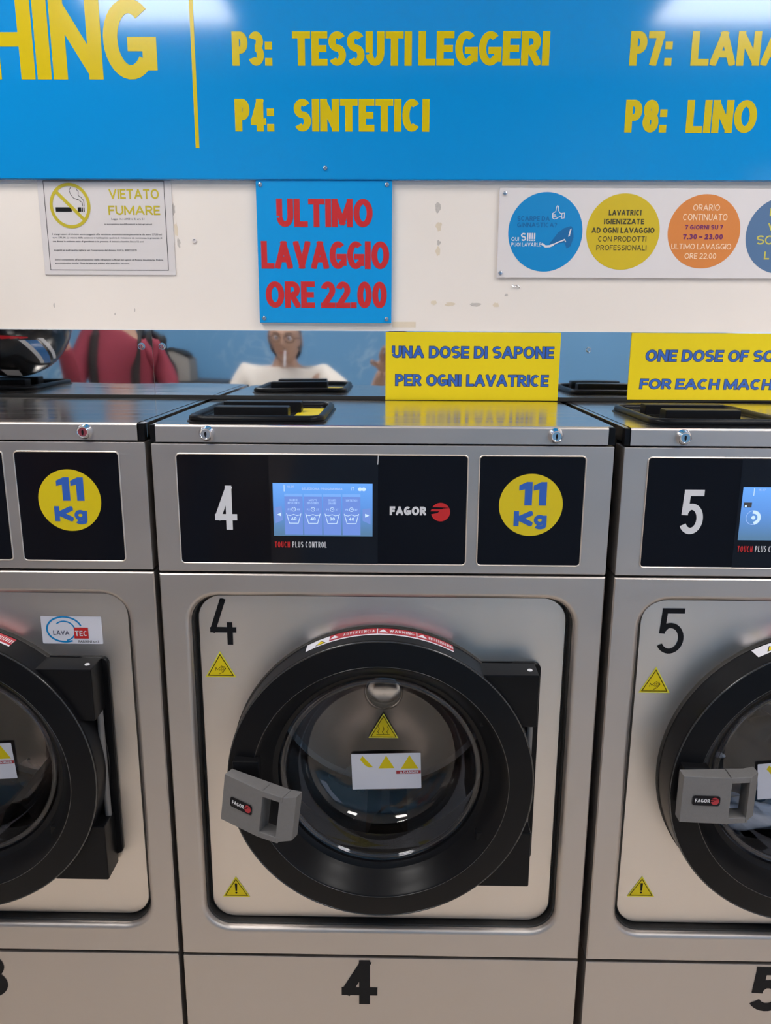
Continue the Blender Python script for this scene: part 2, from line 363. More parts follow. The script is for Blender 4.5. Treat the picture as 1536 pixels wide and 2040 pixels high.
    def mesh(s, name, m, y=0.0, fn=None):
        # overlapping strokes of a glyph are merged into one clean outline before the mesh is made
        cuts = sorted(set([0] + s.marks + [len(s.polys)])); V, F = [], []
        for c0, c1 in zip(cuts[:-1], cuts[1:]):
            v2, f2, pp = [], [], []
            for p in s.polys[c0:c1]:
                p = [(q[0] * 1000, q[1] * 1000) for q in p]
                if abs(sum(p[i - 1][0] * p[i][1] - p[i][0] * p[i - 1][1] for i in range(len(p)))) < 1e-6: continue
                n = len(v2); v2 += [Vector(q) for q in p]; f2.append(list(range(n, n + len(p))))
                xs = [q[0] for q in p]; zs = [q[1] for q in p]; pp.append((min(xs), max(xs), min(zs), max(zs), p))
            if not f2: continue
            if len(f2) > 1:
                ed = [(f[i - 1], f[i]) for f in f2 for i in range(len(f))]
                vo, eo, fo, ov, oe, of = delaunay_2d_cdt(v2, ed, [], 0, 1e-5, False); fc = []
                for q in fo:
                    x = sum(vo[i][0] for i in q) / len(q); z = sum(vo[i][1] for i in q) / len(q); hit = False
                    for ax, bx, az, bz, p in pp:
                        if not (ax <= x <= bx and az <= z <= bz): continue
                        ins = False
                        for i in range(len(p)):
                            (x1, z1), (x2, z2) = p[i - 1], p[i]
                            if (z1 > z) != (z2 > z) and x < (x2 - x1) * (z - z1) / (z2 - z1) + x1: ins = not ins
                        if ins: hit = True; break
                    if hit: fc.append(q)
            else: vo, fc = v2, f2
            n = len(V); V += [fn(q[0] / 1000, q[1] / 1000) if fn else (q[0] / 1000, y, q[1] / 1000) for q in vo]; F += [tuple(i + n for i in q) for q in fc]
        bm = bmesh.new(); bv = [bm.verts.new(p) for p in V]
        for q in F:
            try: bm.faces.new([bv[i] for i in q])
            except ValueError: pass
        bmesh.ops.delete(bm, geom=[x for x in bm.verts if not x.link_faces], context='VERTS')
        me = bpy.data.meshes.new(name); bm.to_mesh(me); bm.free(); return finish(me, m, 0)
    def build(s, name, m, y=0.0, parent=None, fn=None): return link(name, s.mesh(name, m, y, fn), parent)
def font_line(flat_list, txt, x0, x1, zb, h, y, m, parent, name='fine_print'):
    """small print in the built-in typeface, one mesh per line block"""
    vs, fs = [], []
    for (t_, a, b, z, hh) in flat_list:
        c = bpy.data.curves.new('t', 'FONT'); c.body = t_; c.size = 1.0; c.resolution_u = 2; c.offset = 0.012
        o = bpy.data.objects.new('t', c); COL.objects.link(o)
        dg = bpy.context.evaluated_depsgraph_get(); me = bpy.data.meshes.new_from_object(o.evaluated_get(dg))
        xs = [v.co.x for v in me.vertices]; mn, mxx = min(xs), max(xs); n = len(vs)
        for v in me.vertices: vs.append((a + (v.co.x - mn) / (mxx - mn) * (b - a), y, z + v.co.y / 0.7 * hh))
        for p in me.polygons: fs.append(tuple(n + i for i in p.vertices))
        bpy.data.objects.remove(o); bpy.data.curves.remove(c); bpy.data.meshes.remove(me)
    me = bpy.data.meshes.new(name); me.from_pydata(vs, [], fs); return link(name, finish(me, m, 0), parent)
def slab(name, x0, x1, z0, z1, y0, y1, m, parent=None, r=0.0, c=0.0006):
    """flat board with small edge chamfer, y0 = front"""
    P0 = rrect(x0, x1, z0, z1, max(r, 0.0004), 6 if r else 1)
    P1 = rrect(x0 + c, x1 - c, z0 + c, z1 - c, max(r - c, 0.0002), 6 if r else 1)
    return MB().loops([at_y(P0, y1), at_y(P0, y0 + c), at_y(P1, y0)], cap0=False, cap1=True).build(name, m, parent)
def screw(x, z, y, parent, r=0.0045, m='screw', name='screw'):
    o = MB().lathe([(r, y), (r, y - .0012), (r * .8, y - .0026), (r * .45, y - .003), (r * .42, y - .0012), (0.0001, y - .0012)], x, z, 20).build(name, M[m], parent)
    return o

# ------------------------------------------------------------------ the room
def plane(name, v, m, kind='structure', parent=None):
    o = MB().add(v, [tuple(range(len(v)))]).build(name, m, parent, 0)
    if not parent: o['kind'] = kind
    return o
X0, X1 = ROOM_X0, ROOM_X1
def wallbox(name, x0, x1, y0, y1, z0, z1, m):
    o = MB().box(x0, x1, y0, y1, z0, z1).build(name, m, None, 0); o['kind'] = 'structure'; return o
floor = wallbox('floor', X0, X1, ROOM_Y, 1.2, -0.1, 0, M['floor'])
wallbox('ceiling', X0, X1, ROOM_Y, 1.2, CEIL, CEIL + 0.1, M['ceiling'])
wall_back = MB().box(X0, X1, WALL, WALL + 0.08, 1.41, CEIL).box(X0, -1.075, WALL, WALL + 0.08, 0, 1.41).box(1.075, X1, WALL, WALL + 0.08, 0, 1.41).build('wall_back', M['wall'], None, 0)
wall_back['kind'] = 'structure'
wallbox('wall_left', X0 - 0.1, X0, ROOM_Y, 1.2, 0, CEIL, M['wall'])
wallbox('wall_right', X1, X1 + 0.1, ROOM_Y, 1.2, 0, CEIL, M['wall'])
wallbox('wall_service', X0, X1, 1.2, 1.3, 0, CEIL, M['wall'])
wx0, wx1, wz0, wz1 = 1.95, 3.1, 0.55, 2.45
wr = MB().box(X0, wx0, ROOM_Y - 0.1, ROOM_Y, 0, CEIL).box(wx1, X1, ROOM_Y - 0.1, ROOM_Y, 0, CEIL).box(wx0, wx1, ROOM_Y - 0.1, ROOM_Y, 0, wz0).box(wx0, wx1, ROOM_Y - 0.1, ROOM_Y, wz1, CEIL).build('wall_rear', M['mural'], None, 0)
wr['kind'] = 'structure'
win = MB()
for a in ((wx0, wx0 + .05, wz0, wz1), (wx1 - .05, wx1, wz0, wz1), (wx0 + .05, wx1 - .05, wz0, wz0 + .05), (wx0 + .05, wx1 - .05, wz1 - .05, wz1)): win.box(a[0], a[1], ROOM_Y - .07, ROOM_Y - .02, a[2], a[3], .004)
win_o = win.build('window_1', M['frame_white']); win_o['kind'] = 'structure'
MB().box(wx0 + .05, wx1 - .05, ROOM_Y - .048, ROOM_Y - .042, wz0 + .05, wz1 - .05).build('pane', M['glass'], win_o, 0)
# ceiling lights; the row nearer the machines is added to brighten the floor
for i, (lx, ly, lab) in enumerate(((-1.0, -1.60, 'square white ceiling light panel above the person with glasses, left of a pair'),
                                   (1.42, -1.60, 'square white ceiling light panel, right of the pair facing the machines'),
                                   (-1.0, -0.45, 'unseen square light panel added near the blue banner above machine 3 to brighten the floor'),
                                   (1.42, -0.45, 'unseen square light panel added near the blue banner right of machine 5 to brighten the floor'))):
    t = tag(empty('ceiling_light', (lx, ly, CEIL)), lab, 'ceiling light', 'ceiling light panels')
    f = MB()
    for a in ((-.31, .31, -.31, -.29), (-.31, .31, .29, .31), (-.31, -.29, -.29, .29), (.29, .31, -.29, .29)): f.box(a[0], a[1], a[2], a[3], -.03, 0)
    f.build('lamp_frame', M['lampframe'], t, 0)
    MB().box(-.29, .29, -.29, .29, -.02, -.008).build('diffuser', M['lamp'], t, 0)

# ------------------------------------------------------------------ wall: marks
def blot(cx, cz, rx, rz, m, name, n=14, seed=0, parent=wall_back):
    rnd = random.Random(seed); P_ = []
    for i in range(n):
        k = rnd.uniform(0.6, 1.05); a = 2 * PI * i / n; P_.append((cx + rx * k * math.cos(a), cz + rz * k * math.sin(a)))
    return Flat().poly(P_).build(name, M[m], WALL - 0.0004, parent)
for i, (x, z, rx, rz, m) in enumerate(((.0975, 1.777, .006, .012, 'glue'), (.1, 1.742, .007, .010, 'tape'), (.1005, 1.712, .004, .006, 'glue'), (.099, 1.697, .006, .010, 'tape'),
        (.094, 1.60, .007, .006, 'tape'), (.125, 1.597, .012, .004, 'tape'), (.175, 1.597, .012, .004, 'glue'), (.215, 1.596, .008, .006, 'tape'),
        (-.4125, 1.772, .004, .014, 'glue'), (-.409, 1.735, .004, .016, 'tape'), (-.405, 1.71, .004, .01, 'glue'), (.235, 1.615, .004, .003, 'glue'), (-.66, 1.592, .002, .006, 'glue'), (-.54, 1.575, .002, .003, 'glue'), (-.5, 1.583, .0015, .004, 'glue'))):
    blot(x, z, rx, rz, m, 'glue_mark' if m == 'glue' else 'tape_mark', seed=i)
Flat().rect(.0115, .058, 1.552, 1.563).build('tape_mark', M['tape'], WALL - .0004, wall_back)
for x, z in ((-.3745, 1.7145),): MB().lathe([(.004, WALL - .0005), (.0045, WALL - .0022), (.003, WALL - .0025), (.0026, WALL - .0006), (.0001, WALL - .0006)], x, z, 16).build('wall_plug', M['board'], wall_back)
MB().tube([(.245, WALL - .002, 1.634), (.25, WALL - .003, 1.631), (.255, WALL - .003, 1.6335), (.261, WALL - .002, 1.629)], .0012, 6).build('bent_nail', M['screw'], wall_back)

# ------------------------------------------------------------------ blue programme banner
YB = 0.416
ban = tag(empty('wall_banner', (0, YB, 1.824)), 'large glossy blue wall banner with yellow wash programme lettering along the top', 'banner')
def world_child(o, root):
    for c in (o if isinstance(o, list) else [o]): c.parent = root; c.matrix_parent_inverse = Matrix.Translation(root.location).inverted()
    return o
bk = [slab('board', -1.9, 1.6, 1.824, 2.78, YB, WALL, M['blue'], None, c=.001)]
yl = YB - .0005
bk.append(Flat().text('WASHING', -1.07, -.4235, 1.9955, 2.129, .0262, a=1.1, gap=.03).build('lettering', M['vinyl'], yl))
bk.append(Flat().rect(-.3600, -.3530, 1.8785, 2.62).build('divider_line', M['vinyl'], yl))
for tx, a, b, z, h in (('P3:', -.285, -.2115, 2.0187, .0565), ('TESSUTI', -.1745, .0440, 2.0187, .0567), ('LEGGERI', .0560, .2945, 2.019, .0567),
                       ('P4:', -.284, -.211, 1.9074, .0556), ('SINTETICI', -.174, .078, 1.9075, .0556),
                       ('P7:', .4405, .517, 2.019, .0567), ('LANA', .5515, .724, 2.019, .0567), ('P8:', .440, .517, 1.9068, .0555), ('LINO', .553, .682, 1.9062, .0558)):
    bk.append(Flat().text(tx, a, b, z, z + h, .0132, a=1.15, gap=.035).build('lettering', M['vinyl'], yl))
for x, z in ((-.1167, 1.8438), (-1.3, 1.8438), (1.2, 1.8438)): bk.append(screw(x, z, YB, None))
world_child(bk, ban)

# ------------------------------------------------------------------ last wash sign
YS = 0.420
sg = tag(empty('wall_sign', (-.12, YS, 1.56)), 'square blue sign with red ULTIMO LAVAGGIO lettering screwed below the banner', 'sign')
P_ = [slab('board', -.2500, .0097, 1.5600, 1.8235, YS, WALL, M['sky_blue'], None, c=.0008)]
for tx, a, b, z0, z1 in (('ULTIMO', -.2115, -.0277, 1.7393, 1.7900), ('LAVAGGIO', -.2430, .0045, 1.6625, 1.7130), ('ORE 22.00', -.2365, .0002, 1.5888, 1.6383)):
    P_.append(Flat().text(tx, a, b, z0, z1, .0108, a=1.1, gap=.035, space=.25, grow=.0007).build('lettering_edge', M['c_slate'], YS - .0003))
    P_.append(Flat().text(tx, a, b, z0, z1, .0108, a=1.1, gap=.035, space=.25).build('lettering', M['red'], YS - .0005))
for x, z in ((-.2412, 1.8152), (-.0002, 1.8155), (-.2406, 1.5686), (.0002, 1.5678)): P_.append(screw(x, z, YS, None))
world_child(P_, sg)

# ------------------------------------------------------------------ no smoking notice
YN = 0.4275
nt_ = tag(empty('no_smoking_notice', (-.54, YN, 1.65)), 'laminated white no smoking notice with yellow pictogram taped under the banner', 'notice')
P_ = [slab('sheet', -.6715, -.4137, 1.6497, 1.8235, YN, WALL, M['paper'], None, c=.0003)]
bf = Flat()
for r in ((-.6600, -.6590, 1.6588, 1.8225), (-.4279, -.4269, 1.6588, 1.8225), (-.6600, -.4269, 1.6583, 1.6593), (-.6600, -.4269, 1.8216, 1.8226)): bf.rect(*r)
P_.append(bf.build('border', M['ink'], YN - .0003))
cg = Flat().rect(-.6395, -.6085, 1.7665, 1.7745).rect(-.5968, -.5900, 1.7665, 1.7745).rect(-.5888, -.5868, 1.7665, 1.7745).rect(-.5855, -.5835, 1.7665, 1.7745)
cg.stroke([(-.5865, 1.7765), (-.587, 1.783), (-.593, 1.788), (-.603, 1.791), (-.609, 1.799), (-.6105, 1.806), (-.607, 1.811)], .0009)
cg.stroke([(-.5835, 1.7765), (-.584, 1.787), (-.589, 1.793), (-.594, 1.796), (-.593, 1.803), (-.597, 1.8075)], .0009)
P_.append(cg.build('cigarette_pictogram', M['ink'], YN - .0004))
P_.append(Flat().ring(-.611, 1.7775, .0365, .0058, .0385).stroke([(-.637, 1.8035), (-.585, 1.7515)], .0062).build('prohibition_ring', M['olive'], YN - .0006))
for tx, a, b, z0, z1 in (('VIETATO', -.5345, -.4380, 1.7902, 1.8080), ('FUMARE', -.5375, -.4375, 1.7610, 1.7780)):
    P_.append(Flat().text(tx, a, b, z0, z1, .0030, gap=.1).build('lettering', M['olive'], YN - .0004))
lines = [('Legge 16.1.2003 n. 3, art. 51', -.5330, -.4690, 1.7522, .0030), ('e successive modificazioni e integrazioni', -.5470, -.4545, 1.7430, .0028),
 ('I trasgressori al divieto sono soggetti alla sanzione amministrativa pecuniaria da euro 27,50 ad', -.6505, -.4367, 1.7240, .0030),
 ('euro 275,00. La misura della sanzione e raddoppiata qualora la violazione sia commessa in presenza di', -.6505, -.4367, 1.7175, .0030),
 ('una donna in evidente stato di gravidanza o in presenza di lattanti o bambini fino a 12 anni', -.6505, -.4730, 1.7108, .0030),
 ("Soggetti ai quali spetta vigilare per l'osservanza del divieto: LUCA BERTOZZI", -.6500, -.4876, 1.6945, .0030),
 ("Sono competenti all'accertamento delle infrazioni: Ufficiali ed agenti di Polizia Giudiziaria, Polizia", -.6495, -.4367, 1.6768, .0030),
 ('amministrativa locale, Guardie giurate adibite allo specifico servizio.', -.6495, -.5030, 1.6702, .0030)]
P_.append(font_line(lines, '', 0, 0, 0, 0, YN - .0003, M['ink_soft'], None))
world_child(P_, nt_)

# ------------------------------------------------------------------ white board with round decals
YC = 0.4245
bd = tag(empty('decal_board', (.6, YC, 1.6475)), 'white wall board with a row of blue, yellow and orange round decals', 'sign')
P_ = [slab('board', .2143, .845, 1.6478, 1.8112, YC, WALL, M['board'], None, c=.0005)]
for x, z in ((.2243, 1.8016), (.2213, 1.6560)): P_.append(screw(x, z, YC, None, .0042))
yc = YC - .0003; yp = YC - .0006
world_child(P_, bd)
def child_of(root, objs): return world_child(objs, root)
def decal(cx, cz, rx, rz, m, inner, label):
    d = MB().loops([at_y([(cx + rx * math.cos(2 * PI * i / 72), cz + rz * math.sin(2 * PI * i / 72)) for i in range(72)], YC), at_y([(cx + rx * math.cos(2 * PI * i / 72), cz + rz * math.sin(2 * PI * i / 72)) for i in range(72)], yc)], cap1=True).build('round_decal', M[m], None, 0)
    d['label'] = label; world_child(d, bd)
    for o in inner: o.parent = d; o.matrix_parent_inverse = d.matrix_basis.inverted() @ Matrix.Translation(bd.location) @ Matrix.Translation(-bd.location); o.matrix_parent_inverse = Matrix.Identity(4)
    return d
T_ = lambda tx, a, b, z0, z1, t, m, **k: Flat().text(tx, a, b, z0, z1, t, **k).build('lettering', M[m], yp)
thumb = Flat()
for st in ([(.3165, 1.7655), (.3165, 1.7580), (.3205, 1.7555), (.3255, 1.7570)], [(.3165, 1.7655), (.3205, 1.7680), (.3225, 1.7690), (.3235, 1.7765), (.3250, 1.7795), (.3275, 1.7785), (.3270, 1.7725), (.3300, 1.7670), (.3345, 1.7645)],
           [(.3250, 1.7570), (.3295, 1.7595), (.3345, 1.7600)], [(.3345, 1.7660), (.3395, 1.7665), (.3390, 1.7575), (.3340, 1.7570), (.3345, 1.7660)], [(.3165, 1.7630), (.3225, 1.7630)], [(.3165, 1.7605), (.3235, 1.7605)]): thumb.stroke(st, .0013)
shoe = Flat().stroke([(.3000, 1.7095), (.3060, 1.7055), (.3140, 1.7060), (.3200, 1.7085)], .0040).stroke([(.3200, 1.7085), (.3290, 1.7130), (.3400, 1.7170)], .0022).poly([(.3485, 1.7235), (.3515, 1.7245), (.3545, 1.7385), (.3515, 1.7365)]).stroke([(.3370, 1.7160), (.3420, 1.7185), (.3440, 1.7145)], .0018)
shoed = Flat().poly([(.3130, 1.7110), (.3200, 1.7190), (.3290, 1.7310), (.3400, 1.7390), (.3530, 1.7430), (.3575, 1.7380), (.3590, 1.7220), (.3540, 1.7060), (.3470, 1.7020), (.3420, 1.7130), (.3300, 1.7110), (.3210, 1.7060)])
decal(.3045, 1.7315, .0712, .0725, 'c_blue', [
    T_('SCARPE DA', .2500, .3115, 1.7520, 1.7605, .0017, 'c_blue_dark', gap=.12), T_('GINNASTICA?', .2500, .3260, 1.7405, 1.7490, .0017, 'c_blue_dark', gap=.12),
    T_('QUI', .2400, .2545, 1.7155, 1.7225, .0010, 'white', gap=.14), T_('SI!!!', .2580, .2855, 1.7155, 1.7300, .0026, 'white', gap=.12), T_('PUOI LAVARLE', .2400, .2975, 1.7055, 1.7125, .0010, 'white', gap=.14),
    thumb.build('thumb_print', M['white'], yp), shoed.build('shoe_shadow_print', M['c_blue_dark'], yp), shoe.build('shoe_print', M['white'], yp - .0002)], 'blue disc with a thumbs-up and a trainer')
decal(.4530, 1.7325, .0700, .0695, 'c_yellow', [
    T_('LAVATRICI', .4235, .4855, 1.7625, 1.7725, .0021, 'brown_print', gap=.12), T_('IGIENIZZATE', .4155, .4920, 1.7465, 1.7565, .0021, 'brown_print', gap=.12), T_('AD OGNI LAVAGGIO', .3930, .5130, 1.7305, 1.7405, .0021, 'brown_print', gap=.1),
    T_('CON PRODOTTI', .4065, .4985, 1.7150, 1.7245, .0013, 'brown_print', gap=.14), T_('PROFESSIONALI', .4040, .5000, 1.6990, 1.7085, .0013, 'brown_print', gap=.14)], 'mustard yellow disc with dark capitals')
decal(.6075, 1.7335, .0690, .0675, 'c_orange', [
    T_('ORARIO', .5830, .6335, 1.7715, 1.7825, .0014, 'cream_print', gap=.12), T_('CONTINUATO', .5655, .6495, 1.7540, 1.7655, .0014, 'cream_print', gap=.12), T_('7 GIORNI SU 7', .5710, .6430, 1.7375, 1.7455, .0019, 'violet', gap=.12),
    T_('7.30 - 23.00', .5685, .6445, 1.7195, 1.7290, .0025, 'violet', gap=.12), T_('ULTIMO LAVAGGIO', .5475, .6620, 1.7010, 1.7115, .0013, 'cream_print', gap=.1), T_('ORE 22.00', .5745, .6350, 1.6840, 1.6940, .0013, 'cream_print', gap=.12)], 'orange disc with opening hours')
decal(.7585, 1.7270, .0705, .0700, 'c_slate', [
    T_('L', .7290, .7390, 1.7620, 1.7760, .0030, 'khaki_print', gap=.1), T_('V', .7285, .7410, 1.7360, 1.7495, .0030, 'khaki_print', gap=.1), T_('SCARPE', .7095, .8075, 1.7105, 1.7270, .0026, 'khaki_print', gap=.08), T_('L', .7270, .7370, 1.6830, 1.6975, .0028, 'khaki_print', gap=.1)], 'slate blue disc with pale yellow capitals')

# ------------------------------------------------------------------ polished steel splashback sheets
YM = 0.4285
def warped_sheet(name, x0, x1, z0, z1, screws, nx, nz, amp):
    v = []
    for j in range(nz + 1):
        for i in range(nx + 1):
            x = x0 + (x1 - x0) * i / nx; z = z0 + (z1 - z0) * j / nz; d = 0
            for sx, sz in screws:
                q = ((x - sx) ** 2 + (z - sz) ** 2) ** .5; d += amp * math.exp(-(q / .028) ** 2)
            d += .00008 * math.sin(x * 23 + 1) * math.sin(z * 31)
            v.append((x, YM + d * .8, z))
    f = [(j * (nx + 1) + i, j * (nx + 1) + i + 1, (j + 1) * (nx + 1) + i + 1, (j + 1) * (nx + 1) + i) for j in range(nz) for i in range(nx)]
    return MB().add(v, f).build(name, M['mirror'], None, 180)
for nm, x0, x1, scs, lab in (('splashback', -1.36, -.4695, ((-.4906, 1.5128), (-1.33, 1.5128)), 'polished steel splashback sheet behind machine 3, reflecting a crash helmet'),
                             ('splashback', -.4688, 1.02, ((-.4491, 1.5130), (.4018, 1.5105), (.99, 1.5128)), 'long polished steel splashback sheet behind machines 4 and 5')):
    t = tag(empty(nm, ((x0 + x1) / 2, YM, 1.4125)), lab, 'splashback', 'steel splashback sheets')
    P_ = [warped_sheet('sheet', x0, x1, 1.4165, 1.5448, scs, 160 if x0 > -1 else 90, 26, -.0006)]
    for sx, sz in scs:
        P_.append(MB().lathe([(.0048, YM - .0005), (.0048, YM - .004), (.0038, YM - .0052), (.0024, YM - .0052), (.0022, YM - .0025), (.0001, YM - .0025)], sx, sz, 20).build('screw', M['chrome']))
        P_.append(MB().lathe([(.0072, YM - .0002), (.0072, YM - .0012), (.005, YM - .0014)], sx, sz, 24).build('washer', M['chrome']))
    P_.append(MB().box(x0, x1, YM - .003, YM + .001, 1.5448, 1.5462).build('top_edge', M['frame_white'], None, 0))
    world_child(P_, t)
gap = MB().box(-1.36, 1.02, .4275, .4295, 1.4085, 1.4165).build('gap_shade_1', M['dark'], None, 0); gap['kind'] = 'structure'  # near-black strip standing in for the shade of the open gap below the sheets

# ------------------------------------------------------------------ yellow soap notices on the splashback
def soap_notice(x0, x1, z0, z1, rows, label):
    y = .4262
    t = tag(empty('soap_notice', ((x0 + x1) / 2, y, z0)), label, 'notice', 'yellow soap notices')
    P_ = [slab('sticker', x0, x1, z0, z1, y, YM - .0004, M['yellow'], None, c=.0001)]
    for tx, a, b, za, zb, sh in rows:
        P_.append(Flat().text(tx, a, b, za, zb, .0052, a=1.2, gap=.085, space=.46, shear=sh, grow=.0009).build('lettering_edge', M['navy'], y - .0002))
        P_.append(Flat().text(tx, a, b, za, zb, .0052, a=1.2, gap=.085, space=.46, shear=sh, grow=-.0004).build('lettering', M['royal'], y - .0004))
    world_child(P_, t)
soap_notice(-.0014, .3458, 1.4095, 1.5432, [('UNA DOSE DI SAPONE', .0118, .3334, 1.4932, 1.5160, 0), ('PER OGNI LAVATRICE', .0185, .3254, 1.4378, 1.4605, 0)], 'yellow notice reading UNA DOSE DI SAPONE PER OGNI LAVATRICE behind machine 4')
soap_notice(.4855, .8400, 1.4130, 1.5440, [('ONE DOSE OF SOAP', .5155, .8130, 1.4888, 1.5112, .06), ('FOR EACH MACHINE', .5080, .8200, 1.4343, 1.4545, .06)], 'yellow notice reading ONE DOSE OF SOAP FOR EACH MACHINE behind machine 5')

# ------------------------------------------------------------------ washing machines
DZ, DR = 0.834, 0.247        # door centre height and radius
YP = 0.022                   # door panel plane
ZL, ZT = 0.467, 1.4085       # kick panel seam, lid top
def fagor_word(x0, x1, z0, z1, y, t, fn=None): return Flat().text('FAGOR', x0, x1, z0, z1, t, gap=.08)
def logo(cx, cz, r):
    f = Flat(); P0 = []
    for i in range(0, 41):
        a = math.radians(-152 + 304 * i / 40); P0.append((cx + r * math.cos(a), cz + r * math.sin(a)))
    # disc cut on its left by three slanting bars
    f.poly([(cx + r * math.cos(math.radians(a)), cz + r * math.sin(math.radians(a))) for a in range(28, 153, 6)])
    f.poly([(cx + r * math.cos(math.radians(a)), cz + r * math.sin(math.radians(a))) for a in range(-166, 29, 6)] + [(cx + r * .25, cz + r * .38), (cx - r * .1, cz + r * .1), (cx - r * .3, cz - r * .1)])
    f.poly([(cx - r * 1.05, cz + r * .08), (cx + r * .05, cz + r * .08), (cx + r * .25, cz + r * .3), (cx - r * .95, cz + r * .3)])
    return f
def tri(cx, z0, z1, w, r=.0): return [(cx - w / 2, z0), (cx + w / 2, z0), (cx, z1)]
SH = {}                       # shared meshes
def shared(key, fn):
    if key not in SH: SH[key] = fn()
    return SH[key]
def lower_frame():
    X, r, n = .3490, .045, 8
    inner = rrect(-.3042, .3042, .5245, 1.1372, r, n)
    def outer(grow=0.0):
        x1, z0, z1 = X, ZL + .003, 1.1745; P = []
        cs = ((x1, z1), (-x1, z1), (-x1, z0), (x1, z0))
        for k, (cx, cz) in enumerate(cs):
            a = inner[k * (n + 1)]; b = inner[k * (n + 1) + n]
            if k % 2 == 0: pa = (cx, a[1]); pb = (b[0], cz)
            else: pa = (a[0], cz); pb = (cx, b[1])
            for i in range(n + 1):
                t = i / n
                P.append(((pa[0] + (cx - pa[0]) * t * 2), (pa[1] + (cz - pa[1]) * t * 2)) if t < .5 else ((cx + (pb[0] - cx) * (t * 2 - 1)), (cz + (pb[1] - cz) * (t * 2 - 1))))
        return P
    o = outer(); sh = lambda P, d: [(x - d * (1 if x > 0 else -1) if abs(abs(x) - X) < 1e-5 else x, z + d if abs(z - ZL - .003) < 1e-5 else (z - d if abs(z - 1.1745) < 1e-5 else z)) for x, z in P]
    off = lambda d: rrect(-.3042 - d, .3042 + d, .5245 - d, 1.1372 + d, r + d, n)
    return MB().loops([at_y(o, .05), at_y(o, .0022), at_y(sh(o, .002), 0), at_y(off(.009), 0), at_y(off(.0055), .0008), at_y(off(.002), .003), at_y(off(0), .0075), at_y(off(0), .03)]).mesh('front_frame', M['steel'])
def gasket():
    off = lambda d: rrect(-.3042 - d, .3042 + d, .5245 - d, 1.1372 + d, .045 + d, 8)
    return MB().loops([at_y(off(-.0005), .010), at_y(off(-.0025), .012), at_y(off(-.0025), YP + .006), at_y(off(-.030), YP + .006)]).mesh('gasket', M['rubber'])
def door_panel():
    def dense(P):
        Q = []
        for i, a in enumerate(P):
            b = P[(i + 1) % len(P)]; n = 24 if math.hypot(b[0] - a[0], b[1] - a[1]) > .1 else 1
            Q += [(a[0] + (b[0] - a[0]) * k / n, a[1] + (b[1] - a[1]) * k / n) for k in range(n)]
        return Q
    P0 = dense(rrect(-.2975, .2975, .5295, 1.1335, .040, 10)); P1 = dense(rrect(-.2955, .2955, .5315, 1.1315, .038, 10))
    def circ(r): return [(r * (x / math.hypot(x, z - DZ)), DZ + r * ((z - DZ) / math.hypot(x, z - DZ))) for x, z in P1]
    return MB().loops([at_y(P0, YP + .008), at_y(P0, YP + .002), at_y(P1, YP), at_y(circ(.205), YP), at_y(circ(.205), YP + .02)]).mesh('door_panel', M['steel_panel'])
def lid():
    xl, xr = -.3408, .3380
    return MB().loops([[(x, y, z) for y, z in [(.420, 1.4085), (.0045, 1.4085), (.0015, 1.4075), (.02, 1.400), (.42, 1.400)]] for x in (xl, xr)], closed=False).mesh('lid', M['steel_lid'], 40)
def lid_front():
    prof = [(.0015, 1.4075), (0, 1.4062), (-.0005, 1.4045), (-.0005, 1.3822), (.0025, 1.3815), (.02, 1.3815)]
    return MB().loops([[(x, y, z) for y, z in prof] for x in (-.3408, .3380)], closed=False).mesh('lid_front', M['steel'], 40)
def lid_side(x0, x1): return MB().box(x0, x1, .016, .42, 1.385, 1.4080, .001).mesh('lid_edge', M['steel_lid'])
def cap(x0, x1): return MB().box(x0, x1, .0012, .0155, 1.3815, 1.4075, .0012).mesh('corner_cap', M['black'])
def fascia():
    return MB().box(-.3490, .3485, 0, .05, 1.1785, 1.3795, .0018).mesh('control_fascia', M['steel'])
def rim(x0, x1, z0, z1):
    return MB().tube(at_y(rrect(x0, x1, z0, z1, .006, 5), -.0002), .0012, 6, closed=True).mesh('panel_rim', M['steel_panel'])
def bpanel(x0, x1, z0, z1, m):
    P = rrect(x0, x1, z0, z1, .006, 5); return MB().loops([at_y(P, .001), at_y(P, -.0006)], cap1=True).mesh('panel', M[m], 0)
def lock_mesh():
    return MB().lathe([(.0118, 0), (.0118, -.002), (.0108, -.0035), (.0088, -.010), (.0080, -.011), (.0072, -.0105), (.0068, -.0095), (.0001, -.0095)], 0, 0, 32).mesh('lock', M['chrome'])
def door_ring():
    prof = [(.190, YP + .012), (.243, YP + .004), (.2475, YP - .001), (.2475, -.0345), (.2470, -.0372), (.2455, -.0392), (.2425, -.0402), (.2085, -.0450), (.2060, -.0448), (.2035, -.0430), (.192, -.0300), (.1840, -.0165), (.1785, -.0100), (.1735, -.0080), (.1700, -.0050), (.1690, .004), (.1705, .014), (.190, YP + .012)]
    return MB().lathe(prof, 0, DZ, 160).mesh('door', M['black'], 25)
def bead(r, y, w):  # thin glossy ring added so the door edges catch a highlight line
    return MB().tube([(r * math.sin(2 * PI * i / 160), y, DZ + r * math.cos(2 * PI * i / 160)) for i in range(160)], w, 8, closed=True).mesh('highlight_bead', M['bead'], 60)
def glass_lip():
    return MB().tube([(.1610 * math.sin(2 * PI * i / 128), .001, DZ + .1610 * math.cos(2 * PI * i / 128)) for i in range(128)], .0042, 12, closed=True).mesh('glass_rim', M['glass'], 60)
def door_groove():
    return MB().lathe([(.2495, YP + .0005), (.2495, YP - .006), (.2478, YP - .008)], 0, DZ, 160).mesh('door_seal', M['rubber'], 60)
